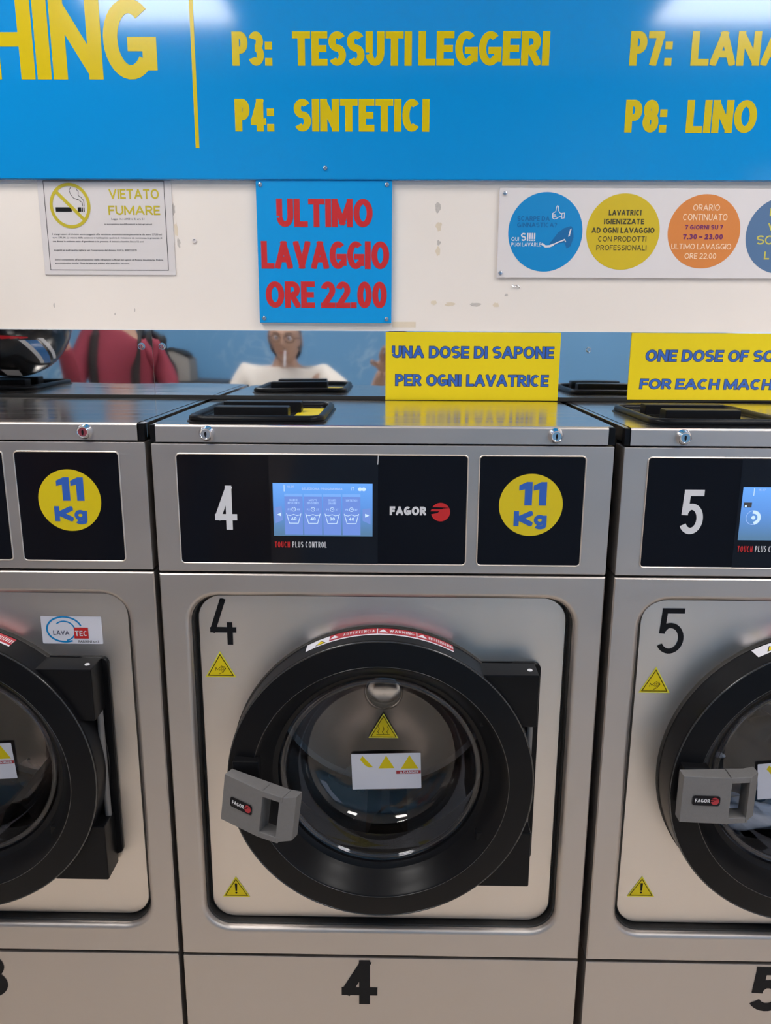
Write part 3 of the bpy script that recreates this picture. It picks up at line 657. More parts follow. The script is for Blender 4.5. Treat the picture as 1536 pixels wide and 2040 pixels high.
def glass_bowl():
    prof = [(.1705, .006), (.1690, -.0015), (.1655, -.0045), (.1615, -.0030), (.1590, .004), (.1560, .020), (.1500, .042), (.1400, .062), (.1240, .076), (.1000, .0835), (.060, .0865), (.025, .0870), (.0002, .0870)]
    return MB().lathe(prof, 0, DZ, 128).mesh('glass', M['glass'], 60)
def boot():
    prof = [(.207, YP + .018), (.200, .05), (.196, .085), (.190, .100), (.198, .108), (.205, .112)]
    return MB().lathe(prof, 0, DZ, 96).mesh('boot', M['rubber'], 60)
def drum_shell():
    prof = [(.205, .112), (.232, .112), (.240, .120), (.2415, .150), (.2415, .330), (.236, .342), (.225, .346)]
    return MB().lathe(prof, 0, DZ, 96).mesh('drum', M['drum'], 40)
def drum_back():
    n = 96; prof = [(.2262, .346), (.200, .346), (.150, .328), (.090, .312), (.035, .302)]; ls = []
    for k, (r, y) in enumerate(prof):
        ls.append([(r * math.sin(2 * PI * i / n), y + (.010 * math.cos(6 * PI * i / n) * (1 if k in (2, 3) else 0)), DZ + r * math.cos(2 * PI * i / n)) for i in range(n)])
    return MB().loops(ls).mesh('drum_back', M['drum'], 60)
def hub():
    return MB().lathe([(.040, .306), (.040, .292), (.038, .2895), (.034, .2885), (.018, .2878), (.0002, .2876)], 0, DZ, 48).mesh('hub', M['hub'], 50)
def lifter(a):
    mb = MB(); P = [(-.042, .2405), (-.020, .185), (-.008, .172), (.008, .172), (.020, .185), (.042, .2405)]
    ls = [[(p * math.cos(a) + q * math.sin(a), y, DZ - p * math.sin(a) + q * math.cos(a)) for p, q in P] for y in (.150, .325)]
    return mb.loops(ls, closed=False).mesh('lifter', M['drum'], 40)
def hinge_plate():
    P0 = rrect(.206, .2595, .6560, 1.0235, .012, 5); P1 = rrect(.208, .2575, .6580, 1.0215, .010, 5)
    return MB().loops([at_y(P0, YP), at_y(P0, YP - .005), at_y(P1, YP - .007)], cap1=True).mesh('hinge_plate', M['black'])
def hinge_top():
    P0 = rrect(.120, .2593, .9900, 1.0233, .011, 5); return MB().loops([at_y(P0, YP), at_y(P0, YP - .0045)], cap1=True).mesh('hinge_plate_top', M['black'], 30)
def hinge_block(z0, z1):
    return MB().box(.158, .2490, -.0305, YP - .004, z0, z1, .0025).mesh('hinge_block', M['black'])
def hinge_pin():
    return MB().tube([(.2435, .004, .735), (.2435, .004, .940)], .0055, 12).mesh('hinge_pin', M['grey_cast'])
def handle_mesh():
    # local frame: u to the right from the pivot end, w up, n out of the door; u 0..0.122, w -0.040..0.040
    mb = MB()
    def frame_box(u0, u1, w0, w1, n0a, n1a, n0b, n1b):
        v = [(u0, -n0a, w0), (u0, -n1a, w0), (u0, -n1a, w1), (u0, -n0a, w1), (u1, -n0b, w0), (u1, -n1b, w0), (u1, -n1b, w1), (u1, -n0b, w1)]
        bm = bmesh.new(); vs = [bm.verts.new(p) for p in v]
        for q in ((0, 1, 2, 3), (7, 6, 5, 4), (0, 4, 5, 1), (1, 5, 6, 2), (2, 6, 7, 3), (3, 7, 4, 0)): bm.faces.new([vs[i] for i in q])
        bmesh.ops.recalc_face_normals(bm, faces=bm.faces[:]); bmesh.ops.bevel(bm, geom=bm.edges[:], offset=.0014, segments=2, profile=.5, affect='EDGES')
        bm.verts.index_update(); mb.add([x.co for x in bm.verts], [[x.index for x in f.verts] for f in bm.faces]); bm.free()
    frame_box(0, .074, -.040, .040, 0, .020, -.004, .024)
    frame_box(.070, .106, .0300, .040, -.004, .024, -.006, .020)
    frame_box(.070, .106, -.040, -.0300, -.004, .024, -.006, .020)
    frame_box(.102, .1215, -.0385, .0385, -.008, .0215, -.014, .004)
    return mb.mesh('handle', M['grey_cast'])
def handle_block(): return MB().box(.004, .046, 0, .024, -.030, .045, .003).mesh('handle_mount', M['black'])
def cabinet():
    mb = MB()
    for b in ((-.3480, -.3465, .05, .74, .47, 1.405), (.3465, .3480, .05, .74, .47, 1.405), (-.3480, .3480, .738, .74, .47, 1.405), (-.3480, .3480, .43, .74, 1.404, 1.4060), (-.3470, .3470, .05, .74, .468, .470)): mb.box(*b)
    return mb.mesh('cabinet', M['dark'], 0)
def kick():
    return MB().box(-.3490, .3488, 0, .05, .004, ZL - .0015, .0015).mesh('kick_panel', M['steel'])
def hatch_frame():
    P = rrect(-.2960, -.0960, .030, .262, .022, 6)   # in x,y
    mb = MB(); mb.tube([(x, y, 1.4135) for x, y in P], .0062, 10, closed=True); return mb.mesh('soap_hatch', M['black'], 60)
def hatch_skirt():
    P = rrect(-.3050, -.0870, .021, .271, .030, 6); Q = rrect(-.2960, -.0960, .030, .262, .022, 6)
    return MB().loops([[(x, y, 1.4080) for x, y in P], [(x, y, 1.4095) for x, y in P], [(x, y, 1.4125) for x, y in Q]]).mesh('hatch_flange', M['black'])
def hatch_tray():
    P = rrect(-.2960, -.0960, .030, .262, .022, 6); return MB().loops([[(x, y, 1.4100) for x, y in P]] * 2, cap1=True).mesh('hatch_tray', M['steel_lid'], 0)
def divider(x0, x1, y): return MB().box(x0, x1, y, y + .030, 1.4102, 1.4285, .002).mesh('divider', M['black'])

def build_machine(num, px, dz, label):
    t = tag(empty('washing_machine', (px, 0, 0)), label, 'washing machine', 'washing machines in the row')
    def add(name, key, fn, parent=t): o = link(name, shared(key, fn), parent); return o
    def pr(name, fl, m, y, parent=t): return fl.build(name, M[m], y, parent)
    add('cabinet', 'cab', cabinet); add('kick_panel', 'kick', kick); add('front_frame', 'lf', lower_frame); add('gasket', 'gk', gasket); add('door_panel', 'dp', door_panel)
    l = add('lid', 'lid', lid); add('lid_front', 'lidf', lid_front, l); add('lid_edge', 'lide1', lambda: lid_side(-.3490, -.3408), l); add('lid_edge', 'lide2', lambda: lid_side(.3380, .3485), l)
    for a, b in ((-.3496, -.3410), (.3382, .3486)): add('corner_cap', ('cap', a), lambda a=a, b=b: cap(a, b), l)
    for x, z in ((-.2630, 1.3955), (.2593, 1.3955)):
        k = add('lock', 'lock', lock_mesh, l); k.location = (x, -.0005, z)
        Flat().disc(0, 0, .0016, .0034, 16).rect(-.0008, .0008, -.0045, 0).build('keyhole', M['ink'], -.0101, l).location = (x, -.0005, z)
    h = add('soap_hatch', 'hf', hatch_frame); add('hatch_flange', 'hs', hatch_skirt, h); add('hatch_tray', 'ht', hatch_tray, h)
    for a, b, y in ((-.268, -.150, .070), (-.272, -.140, .160)): add('divider', ('dv', y), lambda a=a, b=b, y=y: divider(a, b, y), h)
    if num == 4: MB().add([(-.146, .115, 1.4104), (-.106, .115, 1.4104), (-.106, .235, 1.4104), (-.146, .235, 1.4104)], [(0, 1, 2, 3)]).build('hatch_label', M['yellow'], h, 0)
    # control fascia
    f = add('control_fascia', 'fas', fascia)
    add('panel_rim', 'r1', lambda: rim(-.3122, .1302, 1.1925, 1.3646), f); add('panel_rim', 'r2', lambda: rim(.1472, .3072, 1.1925, 1.3646), f)
    d = add('display_panel', 'p1', lambda: bpanel(-.3118, .1298, 1.1929, 1.3642, 'black_gloss'), t); d['label'] = 'black glossy display panel'
    g = add('capacity_panel', 'p2', lambda: bpanel(.1476, .3068, 1.1929, 1.3642, 'black_gloss'), t)
    add('touch_glass', 'tg', lambda: slab_mesh(-.1714, -.0058, 1.1935, 1.3636), d)
    Flat().text(str(num), -.2563, -.2222, 1.2464, 1.3158, .0098, a=1.0).build('number', M['white'], -.0010, d)
    pr('lettering', Flat().text('TOUCH', -.1652, -.1420, 1.2190, 1.2283, .0013, gap=.14), 'red', -.0016, d)
    pr('lettering', Flat().text('PLUS CONTROL', -.1380, -.0852, 1.2192, 1.2285, .0012, gap=.14, space=.4), 'white', -.0016, d)
    pr('lettering', Flat().text('FAGOR', .0122, .0680, 1.2717, 1.2853, .0036, gap=.07), 'white', -.0010, d)
    pr('logo', logo(.0900, 1.2770, .0146), 'red', -.0010, d)
    kd = pr('capacity_sticker', Flat().disc(.2272, 1.2890, .0484), 'kgyellow', -.0010, g)
    pr('lettering', Flat().poly([(.2172, 1.2885), (.2285, 1.2885), (.2285, 1.3250), (.2200, 1.3250), (.2085, 1.3195), (.2085, 1.3115), (.2172, 1.3135)]).poly([(.2390, 1.2885), (.2503, 1.2885), (.2503, 1.3250), (.2418, 1.3250), (.2303, 1.3195), (.2303, 1.3115), (.2390, 1.3135)]), 'royal', -.0013, g)
    pr('lettering', Flat().text('K', .2020, .2310, 1.2560, 1.2797, .0078), 'royal', -.0013, g)
    pr('lettering', Flat().text('g', .2328, .2523, 1.2513, 1.2740, .0058), 'royal', -.0013, g)
    if num == 4: MB().tube([(-.0056, -.0012, 1.3640), (-.0058, -.0022, 1.356), (-.0062, -.0016, 1.350)], .0006, 5).build('loose_film', M['white'], d)
    screen(num, d)
    # door and its fittings
    dr = add('door', 'door', door_ring); dr['label'] = 'black round door frame'
    add('door_seal', 'dseal', door_groove, dr); gl = add('glass', 'glass', glass_bowl, dr)
    add('highlight_bead', 'bd1', lambda: bead(.2458, -.0386, .0014), dr); add('highlight_bead', 'bd2', lambda: bead(.2065, -.0444, .0007), dr); add('glass_rim', 'grim', glass_lip, dr)
    add('boot', 'boot', boot)
    add('hinge_plate', 'hp', hinge_plate, dr); add('hinge_plate', 'hpt', hinge_top, dr); add('hinge_block', 'hb1', lambda: hinge_block(.9330, 1.0225), dr); add('hinge_block', 'hb2', lambda: hinge_block(.6400, .7420), dr); add('hinge_pin', 'hpin', hinge_pin, dr)
    MB().lathe([(.0042, 0), (.0036, -.0012), (.0001, -.0016)], 0, 0, 16).xform(Matrix.Translation((.2365, -.012, 1.0228)) @ Matrix.Rotation(-PI / 2, 4, 'X')).build('pin_cap', M['white'], dr)
    hd = add('handle', 'hand', handle_mesh, dr); hm = add('handle_mount', 'handm', handle_block, dr)
    if num == 4:
        mw = Matrix.Translation((-.2385, -.0600, .8330)) @ Matrix.Rotation(math.radians(7), 4, 'Y') @ Matrix.Rotation(math.radians(-24), 4, 'Z')
        hd.matrix_local = mw; hm.matrix_local = Matrix.Translation((-.238, -.058, .838))
    else:
        mw = Matrix.Translation((-.2435, -.0600, .8415)); hd.matrix_local = mw; hm.matrix_local = Matrix.Translation((-.240, -.059, .838))
    bz = .0205
    for nm, fl, m, lift in (('badge', Flat().rect(.016, .058, -.0085, .0085, .004), 'black_gloss', .0010), ('lettering', Flat().text('FAGOR', .020, .0425, -.0028, .0034, .0012, gap=.1), 'white', .0014), ('logo', logo(.0500, 0, .0062), 'darkred', .0014)):
        o = fl.build(nm, M[m], 0, dr, fn=lambda x, z, L_=lift: (x, -(.020 + .004 * x / .074) - L_, z)); o.matrix_local = mw
    # warning strip on top of the door rim
    def cyl(s_, w_): a = s_; return (.2479 * math.sin(a), w_, DZ + .2479 * math.cos(a))
    def arcrect(a0, a1, w0, w1, nm, m, lift=0):
        n = 12; R_ = .2479 + lift; ls = [[(R_ * math.sin(math.radians(a0 + (a1 - a0) * i / n)), w, DZ + R_ * math.cos(math.radians(a0 + (a1 - a0) * i / n))) for i in range(n + 1)] for w in (w0, w1)]
        return MB().loops(ls, closed=False).build(nm, M[m], dr, 60)
    arcrect(-28.8, 27.6, -.0150, .0110, 'warning_strip', 'label_white')
    for a0, a1, tx in ((-19.4, -1.6, 'ADVERTENCIA'), (-1.2, 13.0, 'WARNING'), (13.4, 27.6, 'ADVERTISSEMENT')):
        arcrect(a0, a1, -.0110, .0110, 'warning_label', 'darkred', .0002)
        ta, tb = a0 + (a1 - a0) * .30, a1 - .8
        def cy(x, z, L_=.0006): a = math.radians(x); return ((.2479 + L_) * math.sin(a), z, DZ + (.2479 + L_) * math.cos(a))
        k = 4.33 # degrees per centimetre of arc: lettering is laid out in centimetres, then wrapped
        fl = Flat().text(tx, ta / k, tb / k, -.9, -.05, .062, gap=.09)
        fl.build('lettering', M['white'], 0, dr, fn=lambda x, z: cy(x * k, 0.0 + (z + .45) * .0125))
        c0 = (a0 + 1.9) / k; fl = Flat().poly([(c0 - .42, -.95), (c0 + .42, -.95), (c0, .05)])
        fl.build('warning_triangle', M['label_white'], 0, dr, fn=lambda x, z: cy(x * k, 0.0 + (z + .45) * .0125))
    c0 = -22.8 / 4.33
    Flat().poly([(c0 - .5, -1.1), (c0 + .5, -1.1), (c0, .05)]).build('warning_triangle', M['ink'], 0, dr, fn=lambda x, z: (.2481 * math.sin(math.radians(x * 4.33)), -.003 + (z + .45) * .0125, DZ + .2481 * math.cos(math.radians(x * 4.33))))
    Flat().poly([(c0 - .36, -1.02), (c0 + .36, -1.02), (c0, -.12)]).build('warning_triangle', M['yellow'], 0, dr, fn=lambda x, z: (.2483 * math.sin(math.radians(x * 4.33)), -.003 + (z + .45) * .0125, DZ + .2483 * math.cos(math.radians(x * 4.33))))
    # stickers on the glass
    yg = .0832
    if num != 5: 
        Flat().poly(tri(.003, .8488, .8960, .0525)).build('hot_sticker', M['yellow_edge'], yg - .0012, dr)
        s_ = Flat()
        for a, b in (((-.0190, .8510), (.0250, .8510)), ((.0250, .8510), (.0030, .8905)), ((.0030, .8905), (-.0190, .8510))): s_.stroke([a, b], .0011)
        for k in (-.005, .003, .011): s_.stroke([(k, .857), (k - .002, .861), (k + .001, .866), (k - .001, .871)], .0009)
        s_.stroke([(-.009, .8555), (.014, .8555)], .0009)
        Flat().poly(tri(.003, .8500, .8935, .0485)).build('hot_sticker', M['yellow'], yg - .0014, dr); s_.build('hot_symbol', M['ink'], yg - .0017, dr)
    lx, lz, rot = {4: (.0085, .7840, 2.0), 3: (-.0110, .7900, 4.0), 5: (.0145, .7790, 6.0)}[num]
    Rm = Matrix.Translation((lx, yg - .0016, lz)) @ Matrix.Rotation(math.radians(-rot), 4, 'Y')
    def lab(nm, fl, m, y): o = fl.build(nm, M[m], y, dr); o.matrix_local = Rm; return o
    lab('danger_label', Flat().rect(-.0615, .0615, -.0350, .0350, .001), 'label_white', 0)
    lab('danger_triangle', Flat().poly([(-.046, .024), (-.0415, .031), (-.0235, .009), (-.030, .008), (-.037, .012)]), 'yellow', -.0003)
    lab('danger_triangle', Flat().poly([(-.014, .006), (.0145, .006), (.0005, .031)]), 'yellow', -.0003)
    lab('danger_triangle', Flat().poly([(.026, .0045), (.057, .0045), (.0415, .031)]), 'yellow', -.0003)
    lab('danger_strip', Flat().rect(.0175, .0610, -.0055, .0010), 'darkred', -.0003)
    lab('lettering', Flat().text('DANGER', .0305, .0570, -.0045, 0.0002, .0011, gap=.14), 'label_white', -.0005)
    lab('warning_triangle', Flat().poly([(.0235, -.0045), (.0290, -.0045), (.02625, .0005)]), 'label_white', -.0005)
    # drum
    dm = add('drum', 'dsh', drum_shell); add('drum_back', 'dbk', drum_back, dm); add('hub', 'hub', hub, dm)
    for k, a in enumerate((math.radians(58), math.radians(178), math.radians(298))): add('lifter', ('lift', k), lambda a=a: lifter(a), dm)
    # numbers and stickers on the panel
    yq = YP - .0006
    if num == 4: pr('door_number', Flat().text('\x04', -.2782, -.2355, 1.0470, 1.1264, .0092), 'ink', yq); ox, oz = 0, 0
    else: pr('door_number', Flat().text(str(num), -.2662, -.2250, 1.0400, 1.1176, .0088), 'ink', yq); ox, oz = -.0005, -.0185
    hz = Flat().poly(tri(-.2640 + ox, .9895 + oz, 1.0355 + oz, .0510)); pr('pinch_sticker', hz, 'yellow_edge', yq)
    pr('pinch_sticker', Flat().poly(tri(-.2640 + ox, .9912 + oz, 1.0325 + oz, .0465)), 'yellow', yq - .0003)
    s_ = Flat(); c = -.2640 + ox; b = .9932 + oz
    for a, e in (((c - .0205, b), (c + .0205, b)), ((c + .0205, b), (c, b + .0365)), ((c, b + .0365), (c - .0205, b))): s_.stroke([a, e], .0012)
    s_.stroke([(c - .009, b + .008), (c - .0075, b + .0135), (c - .005, b + .010), (c + .002, b + .0165), (c + .0035, b + .0155), (c + .006, b + .0155), (c + .0085, b + .012), (c + .004, b + .0055), (c - .002, b + .0025)], .0008)
    for k in range(3): s_.stroke([(c - .002 + k * .002, b + .009 - k * .0012), (c + .0035 + k * .002, b + .0145 - k * .0012)], .0007)
    pr('hand_symbol', s_, 'ink', yq - .0006)
    ex, ez = {4: (-.2545, .5700), 5: (-.2560, .5830), 3: (-.2545, .5700)}[num]
    pr('caution_sticker', Flat().poly(tri(ex, ez, ez + .0415, .0480)), 'yellow_edge', yq); pr('caution_sticker', Flat().poly(tri(ex, ez + .0012, ez + .0390, .0445)), 'yellow', yq - .0003)
    s_ = Flat(); b = ez + .0032
    for a, e in (((ex - .0195, b), (ex + .0195, b)), ((ex + .0195, b), (ex, b + .0325)), ((ex, b + .0325), (ex - .0195, b))): s_.stroke([a, e], .0011)
    s_.poly([(ex - .0014, b + .0095), (ex + .0014, b + .0095), (ex + .0023, b + .0245), (ex - .0023, b + .0245)]).disc(ex, b + .0055, .0020, n=14)
    pr('caution_symbol', s_, 'ink', yq - .0006)
    nx = {4: (-.0684, -.0044), 5: (-.0540, .0100), 3: (-.0290, .0370)}[num]
    pr('kick_number', Flat().text(str(num), nx[0], nx[1], .3675, .4610, .0195, a=1.15), 'ink', -.0005)
    if num == 3:
        st = pr('service_sticker', Flat().rect(.1527, .2518, 1.0440, 1.0915, .002), 'label_white', yq)
        w = Flat(); pts = [(.1850 + (.0235 - .00003 * i) * math.cos(math.radians(300 - i)) , 1.0675 + (.0215 - .00003 * i) * math.sin(math.radians(300 - i))) for i in range(0, 380, 10)]
        w.stroke([(.190 + .0285 * math.cos(math.radians(a)), 1.0690 + .0215 * math.sin(math.radians(a))) for a in range(20, 300, 8)], .0028).stroke([(.190 + .0175 * math.cos(math.radians(a)), 1.0665 + .0165 * math.sin(math.radians(a))) for a in range(130, -80, -8)], .0022)
        pr('swirl_print', w, 'c_blue', yq - .0003)
        pr('lettering', Flat().text('LAVA', .1715, .1975, 1.0595, 1.0670, .0011, gap=.12), 'navy', yq - .0006)
        pr('red_block', Flat().rect(.2055, .2290, 1.0535, 1.0725), 'red', yq - .0006); pr('lettering', Flat().text('TEC', .2072, .2275, 1.0580, 1.0670, .0017, gap=.12), 'white', yq - .0009)
        font_line([('PARRINI s.r.l.', .2115, .2455, 1.0462, .0042)], '', 0, 0, 0, 0, yq - .0003, M['ink_soft'], t)
    t.location.z = dz
    return t
def slab_mesh(x0, x1, z0, z1):
    P = rrect(x0, x1, z0, z1, .0005, 1); return MB().loops([at_y(P, 0), at_y(P, -.0011)], cap1=True).mesh('touch_glass', M['touch'], 0)
def screen(num, d):
    x0, x1, z0, z1 = -.1662, -.0140, 1.2376, 1.3205; y = -.0016
    sc = Flat().rect(x0, x1, z0, z1).build('screen', M['lcd_back'], y, d); sc['label'] = 'lit blue touch screen'
    w, h = x1 - x0, z1 - z0
    X = lambda u: x0 + u * w
    Z = lambda v: z1 - v * h
    if num == 5:
        Flat().rect(X(.02), X(.10), Z(.38), Z(.285)).build('screen_tab', M['ink_soft'], y - .0003, d)
        f = Flat().disc(X(.042), Z(.355), .0017, n=16).rect(X(.105), X(.112), Z(.16), Z(.02)).disc(X(.13), Z(.57), .0030, n=16)
        f.stroke([(X(.13) + .0085 * math.cos(math.radians(a)), Z(.57) + .0085 * math.sin(math.radians(a))) for a in range(85, -70, -8)], .0048)
        f.build('screen_icon', M['lcd_icon'], y - .0004, d)
        Flat().ring(X(.13), Z(.57), .0110, .0008).text('15.47', X(.15), X(.22), Z(.07), Z(.03), .0005, gap=.15).build('screen_icon', M['lcd_icon_dim'], y - .0003, d); return
    if num == 3: return
    tl, th, ic, dm = Flat(), Flat(), Flat(), Flat()
    for k in range(4):
        a, b = .115 + k * .194, .297 + k * .194
        tl.rect(X(a), X(b), Z(.975), Z(.25)); th.rect(X(a), X(b), Z(.25), Z(.20))
        c = (a + b) / 2; cx = X(c)
        nm = (('BIANCHI', 'RESISTENTI'), ('MISTI', 'RESISTENTI'), ('TESSUTI', 'LEGGERI'), ('SINTETICI', ''))[k]
        for r, s_ in enumerate(nm):
            if s_: hw = .0060 if len(s_) < 8 else .0088; dm.text(s_, cx - hw, cx + hw, Z(.335 + r * .055), Z(.295 + r * .055), .0007, gap=.15)
        ic.ring(cx, Z(.49), .0030, .0007, n=24).stroke([(cx - .001, Z(.475)), (cx, Z(.49)), (cx + .0014, Z(.49))], .0006)
        dm.text('P%d' % (k + 1), cx - .0090, cx - .0050, Z(.51), Z(.475), .0007, gap=.15); dm.text(('40', '37', '37', '47')[k], cx + .0050, cx + .0092, Z(.51), Z(.475), .0007, gap=.15)
        ic.stroke([(X(c - .072), Z(.575)), (X(c - .045), Z(.755)), (X(c + .045), Z(.755)), (X(c + .072), Z(.575))], .0010)
        ic.stroke([(X(c - .065), Z(.600)), (X(c - .035), Z(.61)), (X(c), Z(.585)), (X(c + .03), Z(.61)), (X(c + .065), Z(.595))], .0009)
        ic.text(('60', '40', '30', '40')[k], cx - .0040, cx + .0040, Z(.70), Z(.64), .0010, gap=.12)
    ic.poly([(X(.038), Z(.59)), (X(.078), Z(.625)), (X(.078), Z(.555))]).poly([(X(.968), Z(.60)), (X(.925), Z(.635)), (X(.925), Z(.565))]).rect(X(.112), X(.118), Z(.155), Z(.03)).text('IT', X(.785), X(.815), Z(.13), Z(.07), .0007, gap=.2)
    ic.disc(X(.875), Z(.105), .0034, .0028, n=20).disc(X(.912), Z(.105), .0034, .0028, n=20)
    dm.text('SELEZIONA PROGRAMMA', X(.29), X(.70), Z(.125), Z(.08), .0008, gap=.12); dm.text('18.09', X(.145), X(.215), Z(.085), Z(.045), .0006, gap=.15)
    Flat().poly([(X(.02), Z(.46)), (X(.085), Z(.43)), (X(.095), Z(.70)), (X(.02), Z(.76))]).build('screen_tab', M['lcd_arrow'], y - .0003, d); tb = Flat().poly([(X(.98), Z(.46)), (X(.90), Z(.48)), (X(.90), Z(.70)), (X(.98), Z(.77))])
    tl.build('screen_tile', M['lcd_tile'], y - .0003, d); th.build('screen_tile', M['lcd_head'], y - .0003, d); tb.build('screen_tab', M['lcd_arrow'], y - .0003, d)
    ic.build('screen_icon', M['lcd_icon'], y - .0006, d); dm.build('screen_text', M['lcd_icon_dim'], y - .0006, d)
m3 = build_machine(3, -.7062, .0018, 'steel washing machine number 3 at the left edge, crash helmet on its lid')
m4 = build_machine(4, 0.0, 0.0, 'steel washing machine number 4 in the middle, handle hanging outward')
m5 = build_machine(5, .7120, -.0008, 'steel washing machine number 5 at the right edge, laundry turning behind its glass')

# wet laundry in machine 5
def lump(name, cx, cy, cz, rx, ry, rz, m, parent, seed, amp=.25, n=28):
    rnd = random.Random(seed); ph = [(rnd.uniform(2, 7), rnd.uniform(2, 7), rnd.uniform(0, 6)) for _ in range(7)]; v, f = [], []
    for j in range(n + 1):
        th = PI * j / n
        for i in range(2 * n):
            p = PI * i / n; d = 1 + amp * sum(math.sin(a * th + c) * math.sin(round(b) * p + c) for a, b, c in ph) / 4
            v.append((cx + rx * d * math.sin(th) * math.cos(p), cy + ry * d * math.sin(th) * math.sin(p), cz + rz * d * math.cos(th)))
    for j in range(n):
        for i in range(2 * n): k = (i + 1) % (2 * n); f.append((j * 2 * n + i, (j + 1) * 2 * n + i, (j + 1) * 2 * n + k, j * 2 * n + k))
    return MB().add(v, f).build(name, M[m], parent, 180)
la = tag(empty('wet_laundry', (.712, .22, .62)), 'dark wet laundry with white soap foam inside machine 5', 'laundry')
P_ = [lump('cloth', .712, .22, .73, .15, .08, .10, 'denim', None, 3), lump('cloth', .66, .20, .79, .10, .08, .07, 'blackcloth', None, 9, .4), lump('foam', .685, .150, .668, .095, .030, .030, 'foam', None, 5, .5), lump('foam', .75, .16, .70, .06, .03, .03, 'foam', None, 15, .5), lump('foam', .618, .165, .785, .020, .02, .022, 'foam', None, 6, .6), lump('foam', .628, .19, .835, .018, .02, .032, 'foam', None, 8, .5)]
world_child(P_, la)

# ------------------------------------------------------------------ crash helmet upside down on machine 3 (seen in the splashback)
def helmet():
    hx, hy, hz = -.885, .150, 1.4335
    t = tag(empty('crash_helmet', (hx, hy, hz)), 'black crash helmet with blue, white and red stripes, upside down on machine 3', 'helmet')
    n, m_ = 40, 22; v, f = [], []
    def pt(th, ph, k=1.0):
        return (.128 * k * math.sin(th) * math.cos(ph), .158 * k * math.sin(th) * math.sin(ph), .128 - .128 * k * math.cos(th) * 1.0)
    for j in range(m_ + 1):
        th = math.radians(135) * j / m_
        for i in range(n): v.append(pt(th, 2 * PI * i / n))
    for j in range(m_):
        for i in range(n): k = (i + 1) % n; f.append((j * n + i, j * n + k, (j + 1) * n + k, (j + 1) * n + i))
    o = MB().add(v, f).build('shell', M['helmet'], t, 60)
    sh = o.modifiers.new('thick', 'SOLIDIFY'); sh.thickness = .02
    def patch(nm, m, uv):
        # uv polygon in (azimuth deg measured from +Y towards +X, polar deg from the crown)
        vv, ff = [], []
        for poly in uv:
            k = len(vv); vv += [pt(math.radians(b), math.radians(90 - a), 1.012) for a, b in poly]; ff.append(tuple(range(k, k + len(poly))))
        return MB().add(vv, ff).build(nm, M[m], t, 60)
    def strip(a, b, w, n=8): # band from polar point a to b with width w in degrees azimuth
        out = []
        for i in range(n):
            p = [a[k] + (b[k] - a[k]) * i / n for k in (0, 1)]; q = [a[k] + (b[k] - a[k]) * (i + 1) / n for k in (0, 1)]
            out.append([(p[0], p[1]), (p[0] + w, p[1]), (q[0] + w, q[1]), (q[0], q[1])])
        return out
    patch('white_stripe', 'h_white', strip((36, 72), (66, 44), 6)); patch('blue_stripe', 'h_blue', strip((42, 72), (72, 44), 12)); patch('white_stripe', 'h_white', strip((54, 74), (84, 50), 6))
    patch('red_stripe', 'h_red', [[(-35 + i * 8, 80 - i * .5), (-27 + i * 8, 79.5 - i * .5), (-27 + i * 8, 72 + i * .2), (-35 + i * 8, 72 + i * .1)] for i in range(10)])
    patch('white_stripe', 'h_white', [[(10, 22), (50, 18), (36, 33), (8, 35)]]); patch('blue_stripe', 'h_blue', [[(-40, 30), (8, 36), (2, 50), (-40, 45)], [(-40, 45), (2, 50), (-4, 70), (-40, 66)]])
    fl = Flat().text('SCORPION EXO', -38, 38, 0, 9, 1.3, gap=.12, space=.4)
    fl.build('lettering', M['h_white'], 0, t, fn=lambda x, z: pt(math.radians(89 - z * .75), math.radians(90 - (48 + x * .95)), 1.014))
    MB().tube([(-.09, .02, .215), (-.03, .03, .19), (.04, .03, .19), (.09, .02, .215)], .012, 8).build('chin_strap', M['blackcloth'], t)
    MB().lathe([(.022, 0), (.022, -.006), (.016, -.009), (.0005, -.010)], 0, 0, 24).xform(Matrix.Translation((.098, .085, .135)) @ Matrix.Rotation(math.radians(130), 4, 'Z')).build('visor_pivot', M['grey_cast'], t)
helmet()

# ------------------------------------------------------------------ people (seen in the splashback)
def skin_mesh(name, chains, m, parent, sub=2):
    """chains: list of lists of (x, y, z, r); chains join where the first point equals an existing one"""
    vs, es, rs, idx = [], [], [], {}
    for ch in chains:
        prev = None
        for x, y, z, r in ch:
            k = (round(x, 4), round(y, 4), round(z, 4))
            if k not in idx: idx[k] = len(vs); vs.append((x, y, z)); rs.append(r)
            i = idx[k]
            if prev is not None and prev != i: es.append((prev, i))
            prev = i
    me = bpy.data.meshes.new(name); me.from_pydata(vs, es, []); o = bpy.data.objects.new(name, me); COL.objects.link(o)
    sk = o.modifiers.new('skin', 'SKIN'); sk.use_smooth_shade = True
    for i, r in enumerate(rs):
        q = me.skin_vertices[0].data[i]
        q.radius = r if isinstance(r, tuple) else (r, r); q.use_root = (i == 0)
    sb = o.modifiers.new('sub', 'SUBSURF'); sb.levels = sub; sb.render_levels = sub
    dg = bpy.context.evaluated_depsgraph_get(); me2 = bpy.data.meshes.new_from_object(o.evaluated_get(dg))
    bpy.data.objects.remove(o); bpy.data.meshes.remove(me); me2.name = name
    me2.materials.clear(); finish(me2, m, 180)
    return link(name, me2, parent)
